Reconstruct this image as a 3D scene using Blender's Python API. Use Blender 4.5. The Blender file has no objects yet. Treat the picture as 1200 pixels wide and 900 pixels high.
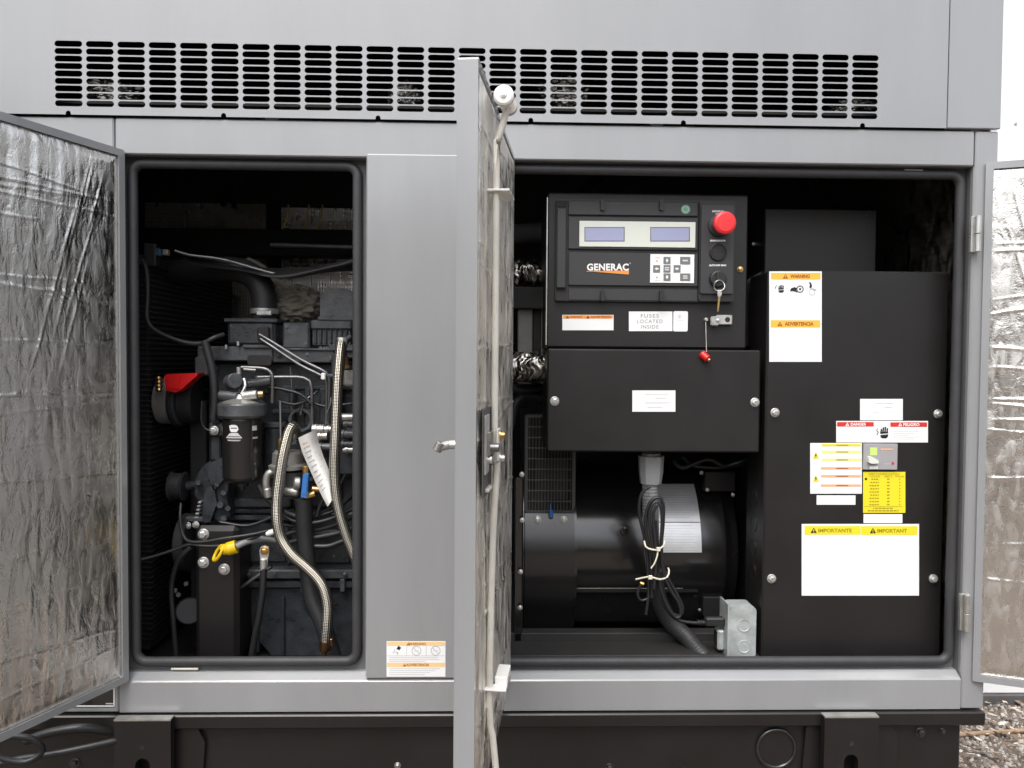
import bpy, bmesh, math, random
from mathutils import Vector, Matrix, noise
random.seed(7)
R = math.radians
scene = bpy.context.scene
COL = scene.collection

# ------------------------------------------------------------------ camera
F_PX = 900.0
CAM = Vector((0.0, -1.8, 1.6))
_y = Vector((-23, 28, 900)).normalized()            # world axes seen in camera axes (right, up, forward)
_x = Vector((1.0, -0.0076, 0.0)); _x = (_x - _y * _x.dot(_y)).normalized()
_z = Vector((-(_y.cross(_x)).x, -(_y.cross(_x)).y, -(_y.cross(_x)).z))
if _z.y < 0: _z = -_z
RIGHT = Vector((_x.x, _y.x, _z.x)); UP = Vector((_x.y, _y.y, _z.y)); FWD = Vector((_x.z, _y.z, _z.z))
cam_d = bpy.data.cameras.new("camera"); cam = bpy.data.objects.new("camera", cam_d); COL.objects.link(cam)
cam_d.sensor_fit = 'HORIZONTAL'; cam_d.sensor_width = 36; cam_d.lens = F_PX / 1200 * 36
cam_d.clip_start = 0.02; cam_d.clip_end = 2000
cam.matrix_world = Matrix(((RIGHT.x, UP.x, -FWD.x, CAM.x), (RIGHT.y, UP.y, -FWD.y, CAM.y),
                           (RIGHT.z, UP.z, -FWD.z, CAM.z), (0, 0, 0, 1)))
scene.camera = cam

# ------------------------------------------------------------------ daylight
SUN_EL, SUN_AZ = R(58), R(200)                      # azimuth measured clockwise from +Y
world = bpy.data.worlds.new("World"); scene.world = world; world.use_nodes = True
wn, wl = world.node_tree.nodes, world.node_tree.links
bg = wn["Background"]; bg.inputs["Strength"].default_value = 0.15
sky = wn.new("ShaderNodeTexSky"); sky.sky_type = 'NISHITA'; sky.sun_disc = False
sky.sun_elevation = SUN_EL; sky.sun_rotation = SUN_AZ; sky.dust_density = 4.0; sky.air_density = 1.0
hs = wn.new("ShaderNodeHueSaturation"); hs.inputs["Saturation"].default_value = 0.32
wl.new(sky.outputs[0], hs.inputs["Color"]); wl.new(hs.outputs[0], bg.inputs["Color"])
sd = bpy.data.lights.new("sun", 'SUN'); sun = bpy.data.objects.new("sun", sd); COL.objects.link(sun)
sd.energy = 0.7; sd.angle = R(35); sd.color = (1.0, 0.97, 0.93)
to_sun = Vector((math.sin(SUN_AZ) * math.cos(SUN_EL), math.cos(SUN_AZ) * math.cos(SUN_EL), math.sin(SUN_EL)))
sun.rotation_euler = to_sun.to_track_quat('Z', 'Y').to_euler()
sun.location = (0, -3, 6)
scene.view_settings.view_transform = 'Standard'; scene.view_settings.look = 'None'
scene.view_settings.gamma = 1.0; scene.view_settings.use_curve_mapping = False
scene.view_settings.exposure = 1.05
scene.render.engine = 'CYCLES'
scene.cycles.use_denoising = True
scene.cycles.max_bounces = 8; scene.cycles.diffuse_bounces = 4; scene.cycles.glossy_bounces = 4

# ------------------------------------------------------------------ measuring: a point of the front elevation, at depth Y behind the front face
def A(px, py, Y=0.0):
    d = RIGHT * ((px - 600) / F_PX) + UP * ((450 - py) / F_PX) + FWD
    return CAM + d * ((Y - CAM.y) / d.y)
def U(Y): return (Y - CAM.y) / F_PX                  # metres per unit of the elevation drawing at depth Y
def span(x0, y0, x1, y1, Y):
    xm, ym = (x0 + x1) / 2, (y0 + y1) / 2
    return A(x0, ym, Y).x, A(x1, ym, Y).x, A(xm, y1, Y).z, A(xm, y0, Y).z    # X0, X1, Z0, Z1

# ------------------------------------------------------------------ materials
MATS = {}
def mat(name, col, rough=0.5, metal=0.0, bump=0.0, bscale=200.0, vary=0.0, vscale=6.0, spec=0.5, coat=0.0, rvary=0.0, stretch=None, emit=0.0, dist=0.002, coatr=0.15, coati=1.5):
    m = bpy.data.materials.new(name); m.use_nodes = True; MATS[name] = m
    n, l = m.node_tree.nodes, m.node_tree.links
    b = n["Principled BSDF"]
    b.inputs["Base Color"].default_value = (*col, 1); b.inputs["Roughness"].default_value = rough
    b.inputs["Metallic"].default_value = metal; b.inputs["Specular IOR Level"].default_value = spec
    if coat: b.inputs["Coat Weight"].default_value = coat; b.inputs["Coat Roughness"].default_value = coatr; b.inputs["Coat IOR"].default_value = coati
    tc = n.new("ShaderNodeTexCoord")
    mp = n.new("ShaderNodeMapping"); l.new(tc.outputs["Object"], mp.inputs[0])
    if stretch: mp.inputs["Scale"].default_value = stretch
    if vary or rvary:
        nz = n.new("ShaderNodeTexNoise"); nz.inputs["Scale"].default_value = vscale; nz.inputs["Detail"].default_value = 6
        nz.inputs["Roughness"].default_value = 0.65
        l.new(mp.outputs[0], nz.inputs["Vector"])
        if vary:
            cr = n.new("ShaderNodeMapRange"); cr.inputs[1].default_value = 0.3; cr.inputs[2].default_value = 0.7
            cr.inputs[3].default_value = 1 - vary; cr.inputs[4].default_value = 1 + vary
            l.new(nz.outputs[0], cr.inputs[0])
            vm = n.new("ShaderNodeVectorMath"); vm.operation = 'SCALE'; vm.inputs[0].default_value = col
            l.new(cr.outputs[0], vm.inputs["Scale"]); l.new(vm.outputs[0], b.inputs["Base Color"])
        if rvary:
            rr = n.new("ShaderNodeMapRange"); rr.inputs[1].default_value = 0.3; rr.inputs[2].default_value = 0.7
            rr.inputs[3].default_value = max(0.02, rough - rvary); rr.inputs[4].default_value = min(1, rough + rvary)
            l.new(nz.outputs[0], rr.inputs[0]); l.new(rr.outputs[0], b.inputs["Roughness"])
    if bump:
        nb = n.new("ShaderNodeTexNoise"); nb.inputs["Scale"].default_value = bscale; nb.inputs["Detail"].default_value = 3
        l.new(tc.outputs["Object"], nb.inputs["Vector"])
        bp = n.new("ShaderNodeBump"); bp.inputs["Strength"].default_value = bump; bp.inputs["Distance"].default_value = dist
        l.new(nb.outputs[0], bp.inputs["Height"]); l.new(bp.outputs[0], b.inputs["Normal"])
    if emit:
        b.inputs["Emission Color"].default_value = (*col, 1); b.inputs["Emission Strength"].default_value = emit
    return m

paint = mat("grey_enclosure_paint", (0.262, 0.268, 0.275), 0.42, coat=1.0, coatr=0.12, coati=1.65, bump=0.10, bscale=420, vary=0.07, vscale=5, rvary=0.08, dist=0.0008, stretch=(1, 1, 0.16))
jambshade = mat("shaded_jamb_grey", (0.13, 0.133, 0.133), 0.5, bump=0.08, bscale=700, vary=0.1, vscale=9, dist=0.001)  # enclosure grey darkened to paint in the shade of the recess
rubber = mat("gasket_rubber", (0.038, 0.038, 0.041), 0.55, bump=0.1, bscale=300, vary=0.15, vscale=20)
black = mat("black_powder_coat", (0.0115, 0.0105, 0.0103), 0.42, bump=0.12, bscale=1200, vary=0.1, vscale=5, rvary=0.06, dist=0.0006)
blackgloss = mat("black_gloss_paint", (0.013, 0.0122, 0.012), 0.22, bump=0.03, bscale=60, rvary=0.06, vscale=8, coat=1.0)
blacksemi = mat("black_semi_gloss", (0.015, 0.0138, 0.0135), 0.3, bump=0.05, bscale=300, coat=0.5, dist=0.0006)
screenm = mat("screen_wire", (0.07, 0.068, 0.066), 0.4)
boxg = mat("vent_box_grey", (0.03, 0.028, 0.027), 0.5)
bluedk = mat("dark_blue_plastic", (0.03, 0.075, 0.12), 0.4)
postm = mat("grey_post_paint", (0.22, 0.215, 0.205), 0.5, vary=0.15, vscale=20)
basebl = mat("black_base_paint", (0.0125, 0.0108, 0.0105), 0.34, bump=0.1, bscale=40, vary=0.15, vscale=6, rvary=0.08)
plast = mat("dark_grey_plastic", (0.035, 0.035, 0.037), 0.5, bump=0.1, bscale=1500, dist=0.0005)
plast2 = mat("black_plastic", (0.018, 0.018, 0.019), 0.45, bump=0.06, bscale=1500, dist=0.0005)
iron = mat("engine_grey_paint", (0.034, 0.038, 0.043), 0.36, bump=0.55, bscale=160, vary=0.4, vscale=26, rvary=0.16, dist=0.002)
iron2 = mat("engine_light_grey_paint", (0.068, 0.072, 0.077), 0.36, bump=0.45, bscale=170, vary=0.35, vscale=26, rvary=0.14, dist=0.0016)
dark = mat("black_and_shade", (0.018, 0.0172, 0.0165), 0.7, vary=0.3, vscale=9, bump=0.2, bscale=80)  # black parts and deep shade; colour lifted slightly to paint in haze
steel = mat("bare_steel", (0.5, 0.49, 0.48), 0.32, 1.0, bump=0.1, bscale=300, rvary=0.1, vscale=30)
zinc = mat("zinc_plate", (0.62, 0.62, 0.6), 0.36, 0.75, bump=0.1, bscale=150, rvary=0.12, vscale=40, vary=0.1)
dulls = mat("dull_pipe_steel", (0.22, 0.22, 0.225), 0.42, 0.9, vary=0.2, vscale=30)
brass = mat("brass", (0.62, 0.42, 0.17), 0.32, 1.0, vary=0.15, vscale=60)
copper = mat("copper_fitting", (0.45, 0.24, 0.12), 0.35, 1.0, vary=0.2, vscale=60)
cast = mat("cast_aluminium", (0.5, 0.49, 0.46), 0.42, 0.8, bump=0.4, bscale=200, vary=0.2, vscale=30)
cream = mat("cream_rod_paint", (0.6, 0.575, 0.515), 0.45, vary=0.12, vscale=12, bump=0.05)
whitepl = mat("white_plastic", (0.8, 0.79, 0.76), 0.4)
offwh = mat("pale_bezel_plastic", (0.66, 0.69, 0.62), 0.45)
lcd = mat("lcd_glass", (0.33, 0.35, 0.52), 0.12, coat=0.5)
lcdrim = mat("lcd_rim", (0.16, 0.16, 0.17), 0.4)
white = mat("white_sticker", (0.82, 0.83, 0.83), 0.42)
whiteink = mat("white_ink", (0.8, 0.8, 0.8), 0.5)
orange = mat("orange_ink", (0.83, 0.30, 0.05), 0.45)
amber = mat("amber_ink", (0.86, 0.47, 0.06), 0.45)
paleamb = mat("faded_amber_ink", (0.83, 0.58, 0.28), 0.5)
peach = mat("peach_ink", (0.82, 0.42, 0.22), 0.5)
paleyel = mat("pale_yellow_ink", (0.80, 0.74, 0.22), 0.5)
yellow = mat("yellow_sticker", (0.80, 0.68, 0.025), 0.42)
redink = mat("red_ink", (0.62, 0.035, 0.03), 0.45)
blackink = mat("black_ink", (0.012, 0.012, 0.013), 0.5)
greyink = mat("grey_ink", (0.42, 0.42, 0.43), 0.5)
ltgreyink = mat("faint_grey_ink", (0.62, 0.62, 0.63), 0.5)
inkmid = mat("mid_grey_ink", (0.24, 0.24, 0.25), 0.5)
plateink = mat("plate_fine_print", (0.7, 0.7, 0.71), 0.5)
oliveink = mat("olive_ink", (0.34, 0.27, 0.01), 0.5)
brownink = mat("brown_red_ink", (0.35, 0.09, 0.02), 0.5)
keygrey = mat("keypad_grey", (0.17, 0.175, 0.175), 0.45)
redpl = mat("red_plastic", (0.62, 0.012, 0.014), 0.33, vary=0.08, vscale=30)
redbut = mat("red_button_plastic", (0.72, 0.03, 0.035), 0.4)
green = mat("green_seal", (0.13, 0.33, 0.22), 0.5, vary=0.3, vscale=200)
yelpl = mat("yellow_vinyl", (0.75, 0.5, 0.008), 0.4)
cable = mat("black_cable_jacket", (0.016, 0.016, 0.017), 0.4, bump=0.05)
hosebl = mat("black_rubber_hose", (0.022, 0.022, 0.024), 0.5, bump=0.2, bscale=120, vary=0.2, vscale=20)
conduitm = mat("grey_conduit_plastic", (0.22, 0.225, 0.23), 0.5)
fitm = mat("grey_fitting_plastic", (0.3, 0.31, 0.32), 0.45)
conduitd = mat("dark_conduit_plastic", (0.035, 0.035, 0.037), 0.5, bump=0.1)
galv = mat("galvanised_box", (0.43, 0.465, 0.46), 0.5, 0.35, bump=0.25, bscale=60, vary=0.25, vscale=25, rvary=0.12)
zipm = mat("natural_zip_tie", (0.72, 0.68, 0.55), 0.45)
bluepl = mat("blue_plastic", (0.04, 0.16, 0.45), 0.35)
khaki = mat("insulation_cloth", (0.16, 0.15, 0.12), 0.9, bump=0.6, bscale=160, vary=0.25, vscale=14)
paper = mat("paper", (0.78, 0.77, 0.74), 0.7, vary=0.04, vscale=20)
breakerm = mat("breaker_grey", (0.34, 0.33, 0.34), 0.5)
limeg = mat("lime_window", (0.55, 0.75, 0.2), 0.4)
beltm = mat("drive_belt_rubber", (0.02, 0.02, 0.02), 0.75, bump=0.2, bscale=100)
wallw = mat("white_siding_paint", (0.82, 0.83, 0.83), 0.6, vary=0.03, vscale=2)
plinth = mat("dark_plinth", (0.09, 0.085, 0.085), 0.7, vary=0.2, vscale=5)
stickm = mat("dry_stick", (0.33, 0.22, 0.14), 0.8, vary=0.25, vscale=30)

def foil_mat(name, col=(0.76, 0.75, 0.73), rough=0.26, strength=0.5, quilt=False):
    m = bpy.data.materials.new(name); m.use_nodes = True
    n, l = m.node_tree.nodes, m.node_tree.links
    b = n["Principled BSDF"]; b.inputs["Metallic"].default_value = 1.0
    b.inputs["Base Color"].default_value = (*col, 1); b.inputs["Roughness"].default_value = rough
    tc = n.new("ShaderNodeTexCoord")
    mp = n.new("ShaderNodeMapping"); mp.inputs["Scale"].default_value = (1, 1, 0.35); l.new(tc.outputs["Object"], mp.inputs[0])
    a = n.new("ShaderNodeTexNoise"); a.inputs["Scale"].default_value = 45; a.inputs["Detail"].default_value = 5; a.inputs["Distortion"].default_value = 0.8
    l.new(mp.outputs[0], a.inputs["Vector"])
    c = n.new("ShaderNodeTexNoise"); c.inputs["Scale"].default_value = 260; c.inputs["Detail"].default_value = 2
    l.new(tc.outputs["Object"], c.inputs["Vector"])
    ad = n.new("ShaderNodeMath"); ad.operation = 'MULTIPLY_ADD'; ad.inputs[1].default_value = 0.18
    l.new(c.outputs[0], ad.inputs[0]); l.new(a.outputs[0], ad.inputs[2])
    last = ad.outputs[0]
    if quilt:
        sx = n.new("ShaderNodeSeparateXYZ"); l.new(tc.outputs["Object"], sx.inputs[0])
        for ax, k in (("X", 620.0), ("Z", 420.0)):
            q = n.new("ShaderNodeMath"); q.operation = 'MULTIPLY'; q.inputs[1].default_value = k; l.new(sx.outputs[ax], q.inputs[0])
            s = n.new("ShaderNodeMath"); s.operation = 'SINE'; l.new(q.outputs[0], s.inputs[0])
            e = n.new("ShaderNodeMath"); e.operation = 'MULTIPLY_ADD'; e.inputs[1].default_value = 0.22; l.new(s.outputs[0], e.inputs[0]); l.new(last, e.inputs[2])
            last = e.outputs[0]
    bp = n.new("ShaderNodeBump"); bp.inputs["Strength"].default_value = strength; bp.inputs["Distance"].default_value = 0.006
    l.new(last, bp.inputs["Height"]); l.new(bp.outputs[0], b.inputs["Normal"])
    rr = n.new("ShaderNodeMapRange"); rr.inputs[1].default_value = 0.35; rr.inputs[2].default_value = 0.65
    rr.inputs[3].default_value = rough * 0.6; rr.inputs[4].default_value = rough * 1.5
    l.new(a.outputs[0], rr.inputs[0]); l.new(rr.outputs[0], b.inputs["Roughness"])
    return m
platem = mat("silver_plate_print", (0.85, 0.86, 0.87), 0.36, 0.55, vary=0.06, vscale=30)
foil = foil_mat("foil_facing", (0.93, 0.905, 0.86), 0.25, 0.5)
foilr = foil_mat("worn_foil", (0.86, 0.83, 0.77), 0.42, 0.6)
foildull = foil_mat("dull_foil", (0.45, 0.43, 0.40), 0.28, 0.22)
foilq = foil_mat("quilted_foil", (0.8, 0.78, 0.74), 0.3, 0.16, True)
foild = foil_mat("shaded_foil", (0.36, 0.34, 0.3), 0.42, 0.25, True)  # quilted foil darkened in its colour for the crowded bay's shade

def braid_mat():
    m = bpy.data.materials.new("braided_steel"); m.use_nodes = True
    n, l = m.node_tree.nodes, m.node_tree.links
    b = n["Principled BSDF"]; b.inputs["Metallic"].default_value = 1.0; b.inputs["Roughness"].default_value = 0.33
    uv = n.new("ShaderNodeUVMap"); uv.uv_map = "UVMap"
    sx = n.new("ShaderNodeSeparateXYZ"); l.new(uv.outputs[0], sx.inputs[0])
    outs = []
    for sgn in (1, -1):
        q = n.new("ShaderNodeMath"); q.operation = 'MULTIPLY_ADD'; q.inputs[1].default_value = sgn * 8.0 * 2 * math.pi; l.new(sx.outputs[0], q.inputs[0])
        k = n.new("ShaderNodeMath"); k.operation = 'MULTIPLY'; k.inputs[1].default_value = 2 * math.pi / 0.0075; l.new(sx.outputs[1], k.inputs[0])
        l.new(k.outputs[0], q.inputs[2])
        s = n.new("ShaderNodeMath"); s.operation = 'SINE'; l.new(q.outputs[0], s.inputs[0]); outs.append(s.outputs[0])
    mx = n.new("ShaderNodeMath"); mx.operation = 'MULTIPLY'; l.new(outs[0], mx.inputs[0]); l.new(outs[1], mx.inputs[1])
    cr = n.new("ShaderNodeMapRange"); cr.inputs[1].default_value = -0.9; cr.inputs[2].default_value = 0.9
    l.new(mx.outputs[0], cr.inputs[0])
    mc = n.new("ShaderNodeMix"); mc.data_type = 'RGBA'
    mc.inputs[6].default_value = (0.11, 0.098, 0.075, 1); mc.inputs[7].default_value = (0.62, 0.59, 0.52, 1)
    l.new(cr.outputs[0], mc.inputs[0]); l.new(mc.outputs[2], b.inputs["Base Color"])
    bp = n.new("ShaderNodeBump"); bp.inputs["Strength"].default_value = 0.6; bp.inputs["Distance"].default_value = 0.001
    l.new(mx.outputs[0], bp.inputs["Height"]); l.new(bp.outputs[0], b.inputs["Normal"])
    return m
braid = braid_mat()

def ground_mat():
    m = bpy.data.materials.new("gravel_and_leaf_litter"); m.use_nodes = True
    n, l = m.node_tree.nodes, m.node_tree.links
    b = n["Principled BSDF"]; b.inputs["Roughness"].default_value = 0.9
    tc = n.new("ShaderNodeTexCoord")
    v = n.new("ShaderNodeTexVoronoi"); v.inputs["Scale"].default_value = 55; l.new(tc.outputs["Object"], v.inputs["Vector"])
    nz = n.new("ShaderNodeTexNoise"); nz.inputs["Scale"].default_value = 9; nz.inputs["Detail"].default_value = 8; l.new(tc.outputs["Object"], nz.inputs["Vector"])
    r = n.new("ShaderNodeValToRGB"); e = r.color_ramp.elements
    e[0].position = 0.0; e[0].color = (0.07, 0.054, 0.042, 1); e[1].position = 1.0; e[1].color = (0.3, 0.255, 0.22, 1)
    x = e.new(0.5); x.color = (0.15, 0.12, 0.097, 1)
    mx = n.new("ShaderNodeMix"); mx.data_type = 'FLOAT'; mx.inputs[0].default_value = 0.5
    sp = n.new("ShaderNodeSeparateColor"); l.new(v.outputs["Color"], sp.inputs[0])
    l.new(sp.outputs[0], mx.inputs[2]); l.new(nz.outputs[0], mx.inputs[3]); l.new(mx.outputs[0], r.inputs[0]); l.new(r.outputs[0], b.inputs["Base Color"])
    bp = n.new("ShaderNodeBump"); bp.inputs["Strength"].default_value = 0.8; bp.inputs["Distance"].default_value = 0.02
    l.new(v.outputs["Distance"], bp.inputs["Height"]); bp.invert = True; l.new(bp.outputs[0], b.inputs["Normal"])
    return m
groundm = ground_mat()

# ------------------------------------------------------------------ mesh building
def catmull(pts, step):
    P = [Vector(p) for p in pts]
    if len(P) == 2:
        k = max(1, int((P[1] - P[0]).length / step)); return [P[0].lerp(P[1], i / k) for i in range(k + 1)]
    Q = [P[0] * 2 - P[1]] + P + [P[-1] * 2 - P[-2]]; out = []
    for i in range(1, len(Q) - 2):
        a, b, c, d = Q[i - 1], Q[i], Q[i + 1], Q[i + 2]
        k = max(2, int((c - b).length / step))
        for j in range(k):
            t = j / k
            out.append(0.5 * ((2 * b) + (c - a) * t + (2 * a - 5 * b + 4 * c - d) * t * t + (3 * b - a - 3 * c + d) * t ** 3))
    out.append(P[-1]); return out
def frame_of(d):
    d = Vector(d).normalized(); a = Vector((0, 0, 1)) if abs(d.z) < 0.9 else Vector((1, 0, 0))
    u = d.cross(a).normalized(); return d, u, d.cross(u).normalized()
def rrect(x0, x1, z0, z1, r, n=6):
    pts = []
    for cx, cz, a0 in ((x1 - r, z1 - r, 0), (x0 + r, z1 - r, 90), (x0 + r, z0 + r, 180), (x1 - r, z0 + r, 270)):
        for i in range(n + 1):
            a = R(a0 + 90 * i / n); pts.append((cx + r * math.cos(a), cz + r * math.sin(a)))
    return pts

_text_cache = {}
def text_geo(s, bold=0.0, spacing=1.0):
    key = (s, bold, spacing)
    if key not in _text_cache:
        cu = bpy.data.curves.new("lettering", 'FONT'); cu.body = s; cu.size = 1; cu.align_x = 'CENTER'; cu.align_y = 'CENTER'
        cu.resolution_u = 3; cu.offset = bold; cu.space_character = spacing
        o = bpy.data.objects.new("lettering", cu); COL.objects.link(o)
        dg = bpy.context.evaluated_depsgraph_get(); me = bpy.data.meshes.new_from_object(o.evaluated_get(dg))
        vs = [v.co.copy() for v in me.vertices]; fs = [tuple(p.vertices) for p in me.polygons]
        xs = [v.x for v in vs]; ys = [v.y for v in vs]
        w, h = max(xs) - min(xs), max(ys) - min(ys); cx, cy = (max(xs) + min(xs)) / 2, (max(ys) + min(ys)) / 2
        vs = [Vector(((v.x - cx) / h, (v.y - cy) / h)) for v in vs]
        bpy.data.objects.remove(o); bpy.data.meshes.remove(me); bpy.data.curves.remove(cu)
        _text_cache[key] = (vs, fs, w / h)
    return _text_cache[key]

class MB:
    def __init__(s): s.v = []; s.f = []; s.m = []; s.sm = []; s.uv = []; s.mats = []; s.M = None
    def mi(s, m):
        if m not in s.mats: s.mats.append(m)
        return s.mats.index(m)
    def add(s, vs, fs, m, smooth=False, uvs=None):
        o = len(s.v); i = s.mi(m)
        s.v += [(s.M @ Vector(v)) if s.M else Vector(v) for v in vs]
        for k, f in enumerate(fs):
            s.f.append(tuple(o + a for a in f)); s.m.append(i); s.sm.append(smooth); s.uv.append(uvs[k] if uvs else None)
        return s
    def box(s, x0, x1, y0, y1, z0, z1, m, b=0.0):
        if x0 > x1: x0, x1 = x1, x0
        if y0 > y1: y0, y1 = y1, y0
        if z0 > z1: z0, z1 = z1, z0
        b = min(b, 0.45 * min(x1 - x0, y1 - y0, z1 - z0))
        lo, hi = (x0, y0, z0), (x1, y1, z1)
        if b <= 0:
            vs = [(x, y, z) for x in (x0, x1) for y in (y0, y1) for z in (z0, z1)]
            return s.add(vs, [(0, 1, 3, 2), (4, 6, 7, 5), (0, 4, 5, 1), (2, 3, 7, 6), (0, 2, 6, 4), (1, 5, 7, 3)], m)
        vs = []; idx = {}
        for sx in (0, 1):
            for sy in (0, 1):
                for sz in (0, 1):
                    c = (sx, sy, sz)
                    for ax in range(3):
                        p = []
                        for k in range(3):
                            e = hi[k] if c[k] else lo[k]
                            p.append(e if k == ax else (e - b if c[k] else e + b))
                        idx[c, ax] = len(vs); vs.append(tuple(p))
        fs = []
        for ax in range(3):
            o1, o2 = [k for k in range(3) if k != ax]
            for sg in (0, 1):
                q = []
                for a, bb in ((0, 0), (1, 0), (1, 1), (0, 1)):
                    c = [0, 0, 0]; c[ax] = sg; c[o1] = a; c[o2] = bb; q.append(idx[tuple(c), ax])
                fs.append(tuple(q))
            for a in (0, 1):
                for bb in (0, 1):
                    q = []
                    for sg, axx in ((0, o1), (1, o1), (1, o2), (0, o2)):
                        c = [0, 0, 0]; c[ax] = sg; c[o1] = a; c[o2] = bb; q.append(idx[tuple(c), axx])
                    fs.append(tuple(q))
        for c in [(a, b2, c2) for a in (0, 1) for b2 in (0, 1) for c2 in (0, 1)]:
            fs.append((idx[c, 0], idx[c, 1], idx[c, 2]))
        return s.add(vs, fs, m)
    def bx(s, x0, y0, x1, y1, Y, depth, m, b=0.002):       # box whose front face is at depth Y
        X0, X1, Z0, Z1 = span(x0, y0, x1, y1, Y); return s.box(X0, X1, Y, Y + depth, Z0, Z1, m, b)
    def tube(s, pts, r, m, n=10, step=0.012, cap=True, rfun=None, raw=False):
        P = [Vector(p) for p in pts] if raw else catmull(pts, step)
        T = [(P[min(i + 1, len(P) - 1)] - P[max(i - 1, 0)]).normalized() for i in range(len(P))]
        d, u, w = frame_of(T[0]); vs = []; L = 0; Ls = []
        for i, p in enumerate(P):
            if i:
                L += (p - P[i - 1]).length
                u = (u - T[i] * u.dot(T[i])).normalized(); w = T[i].cross(u).normalized()
            Ls.append(L); rr = r * (rfun(i / (len(P) - 1), L) if rfun else 1)
            for k in range(n):
                a = 2 * math.pi * k / n; vs.append(p + (u * math.cos(a) + w * math.sin(a)) * rr)
        fs = []; uvs = []
        for i in range(len(P) - 1):
            for k in range(n):
                k2 = (k + 1) % n
                fs.append((i * n + k, i * n + k2, (i + 1) * n + k2, (i + 1) * n + k))
                uvs.append(((k / n, Ls[i]), ((k + 1) / n, Ls[i]), ((k + 1) / n, Ls[i + 1]), (k / n, Ls[i + 1])))
        s.add(vs, fs, m, True, uvs)
        if cap:
            s.add(vs[:n], [tuple(range(n))], m); s.add(vs[-n:], [tuple(range(n))], m)
        return s
    def lathe(s, c, ax, prof, m, n=24, smooth=True, sharp=True, a0=0, a1=360):
        d, u, w = frame_of(ax); c = Vector(c); full = abs(a1 - a0) >= 360
        N = n if full else n + 1
        def ringv(h, r): return [c + d * h + (u * math.cos(R(a0) + R(a1 - a0) * k / n) + w * math.sin(R(a0) + R(a1 - a0) * k / n)) * r for k in range(N)]
        for i in range(len(prof) - 1):
            (h0, r0), (h1, r1) = prof[i], prof[i + 1]
            vs = ringv(h0, max(r0, 1e-5)) + ringv(h1, max(r1, 1e-5)); fs = []
            for k in range(n):
                k2 = (k + 1) % N; fs.append((k, k2, N + k2, N + k))
            s.add(vs, fs, m, smooth)
        return s
    def cyl(s, p0, p1, r, m, n=20, b=0.0):
        p0, p1 = Vector(p0), Vector(p1); L = (p1 - p0).length; b = min(b, r * 0.5, L * 0.4)
        pr = [(0, 0), (0, r - b), (b, r), (L - b, r), (L, r - b), (L, 0)] if b else [(0, 0), (0, r), (L, r), (L, 0)]
        return s.lathe(p0, p1 - p0, pr, m, n)
    def prism(s, poly, y0, y1, m):                         # poly in x, z
        n = len(poly); vs = [(x, y0, z) for x, z in poly] + [(x, y1, z) for x, z in poly]
        fs = [tuple(range(n)), tuple(range(2 * n - 1, n - 1, -1))] + [(i, (i + 1) % n, n + (i + 1) % n, n + i) for i in range(n)]
        return s.add(vs, fs, m)
    def px(s, pts, Y, depth, m):
        q = [A(x, y, Y) for x, y in pts]; return s.prism([(p.x, p.z) for p in q], Y, Y + depth, m)
    def ring(s, outer, inner, y0, y1, m):
        n = len(outer); vs = [(x, y0, z) for x, z in outer] + [(x, y0, z) for x, z in inner] + [(x, y1, z) for x, z in outer] + [(x, y1, z) for x, z in inner]
        fs = []
        for i in range(n):
            j = (i + 1) % n
            fs += [(i, j, n + j, n + i), (2 * n + i, 3 * n + i, 3 * n + j, 2 * n + j), (i, 2 * n + i, 2 * n + j, j), (n + i, n + j, 3 * n + j, 3 * n + i)]
        return s.add(vs, fs, m)
    def sheet(s, fn, nu, nv, m, smooth=True):
        vs = [fn(i / nu, j / nv) for j in range(nv + 1) for i in range(nu + 1)]
        fs = [(j * (nu + 1) + i, j * (nu + 1) + i + 1, (j + 1) * (nu + 1) + i + 1, (j + 1) * (nu + 1) + i) for j in range(nv) for i in range(nu)]
        return s.add(vs, fs, m, smooth)
    def text(s, t, cx, cy, h, Y, m, bold=0.0, wide=1.0, maxw=None, spacing=1.0):   # h = height of the line in drawing units
        vs, fs, asp = text_geo(t, bold, spacing)
        if maxw: wide = maxw / (asp * h)
        return s.add([A(cx + v.x * h * wide, cy - v.y * h, Y) for v in vs], fs, m)
    def rect(s, x0, y0, x1, y1, Y, m):
        return s.add([A(x0, y0, Y), A(x1, y0, Y), A(x1, y1, Y), A(x0, y1, Y)], [(0, 1, 2, 3)], m)
    def poly(s, pts, Y, m):
        return s.add([A(x, y, Y) for x, y in pts], [tuple(range(len(pts)))], m)
    def disc(s, x, y, r, Y, m, n=20): return s.poly([(x + r * math.cos(2 * math.pi * k / n), y + r * math.sin(2 * math.pi * k / n)) for k in range(n)], Y, m)
    def circ(s, x, y, r, t, Y, m, n=28):
        q = [(x + rr * math.cos(2 * math.pi * k / n), y + rr * math.sin(2 * math.pi * k / n)) for rr in (r, r - t) for k in range(n)]
        return s.add([A(a, b, Y) for a, b in q], [(k, (k + 1) % n, n + (k + 1) % n, n + k) for k in range(n)], m)
    def build(s, name, parent=None, loc=None, normals=True):
        me = bpy.data.meshes.new(name)
        top = parent
        while top is not None and top.parent is not None: top = top.parent
        if top is not None: L = Vector(top.location)
        elif loc is not None: L = Vector(loc)
        else:
            L = Vector(((min(v.x for v in s.v) + max(v.x for v in s.v)) / 2, (min(v.y for v in s.v) + max(v.y for v in s.v)) / 2, min(v.z for v in s.v)))
        me.from_pydata([tuple(v - L) for v in s.v], [], s.f)
        for m in s.mats: me.materials.append(m)
        me.polygons.foreach_set("material_index", s.m); me.polygons.foreach_set("use_smooth", s.sm)
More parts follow.
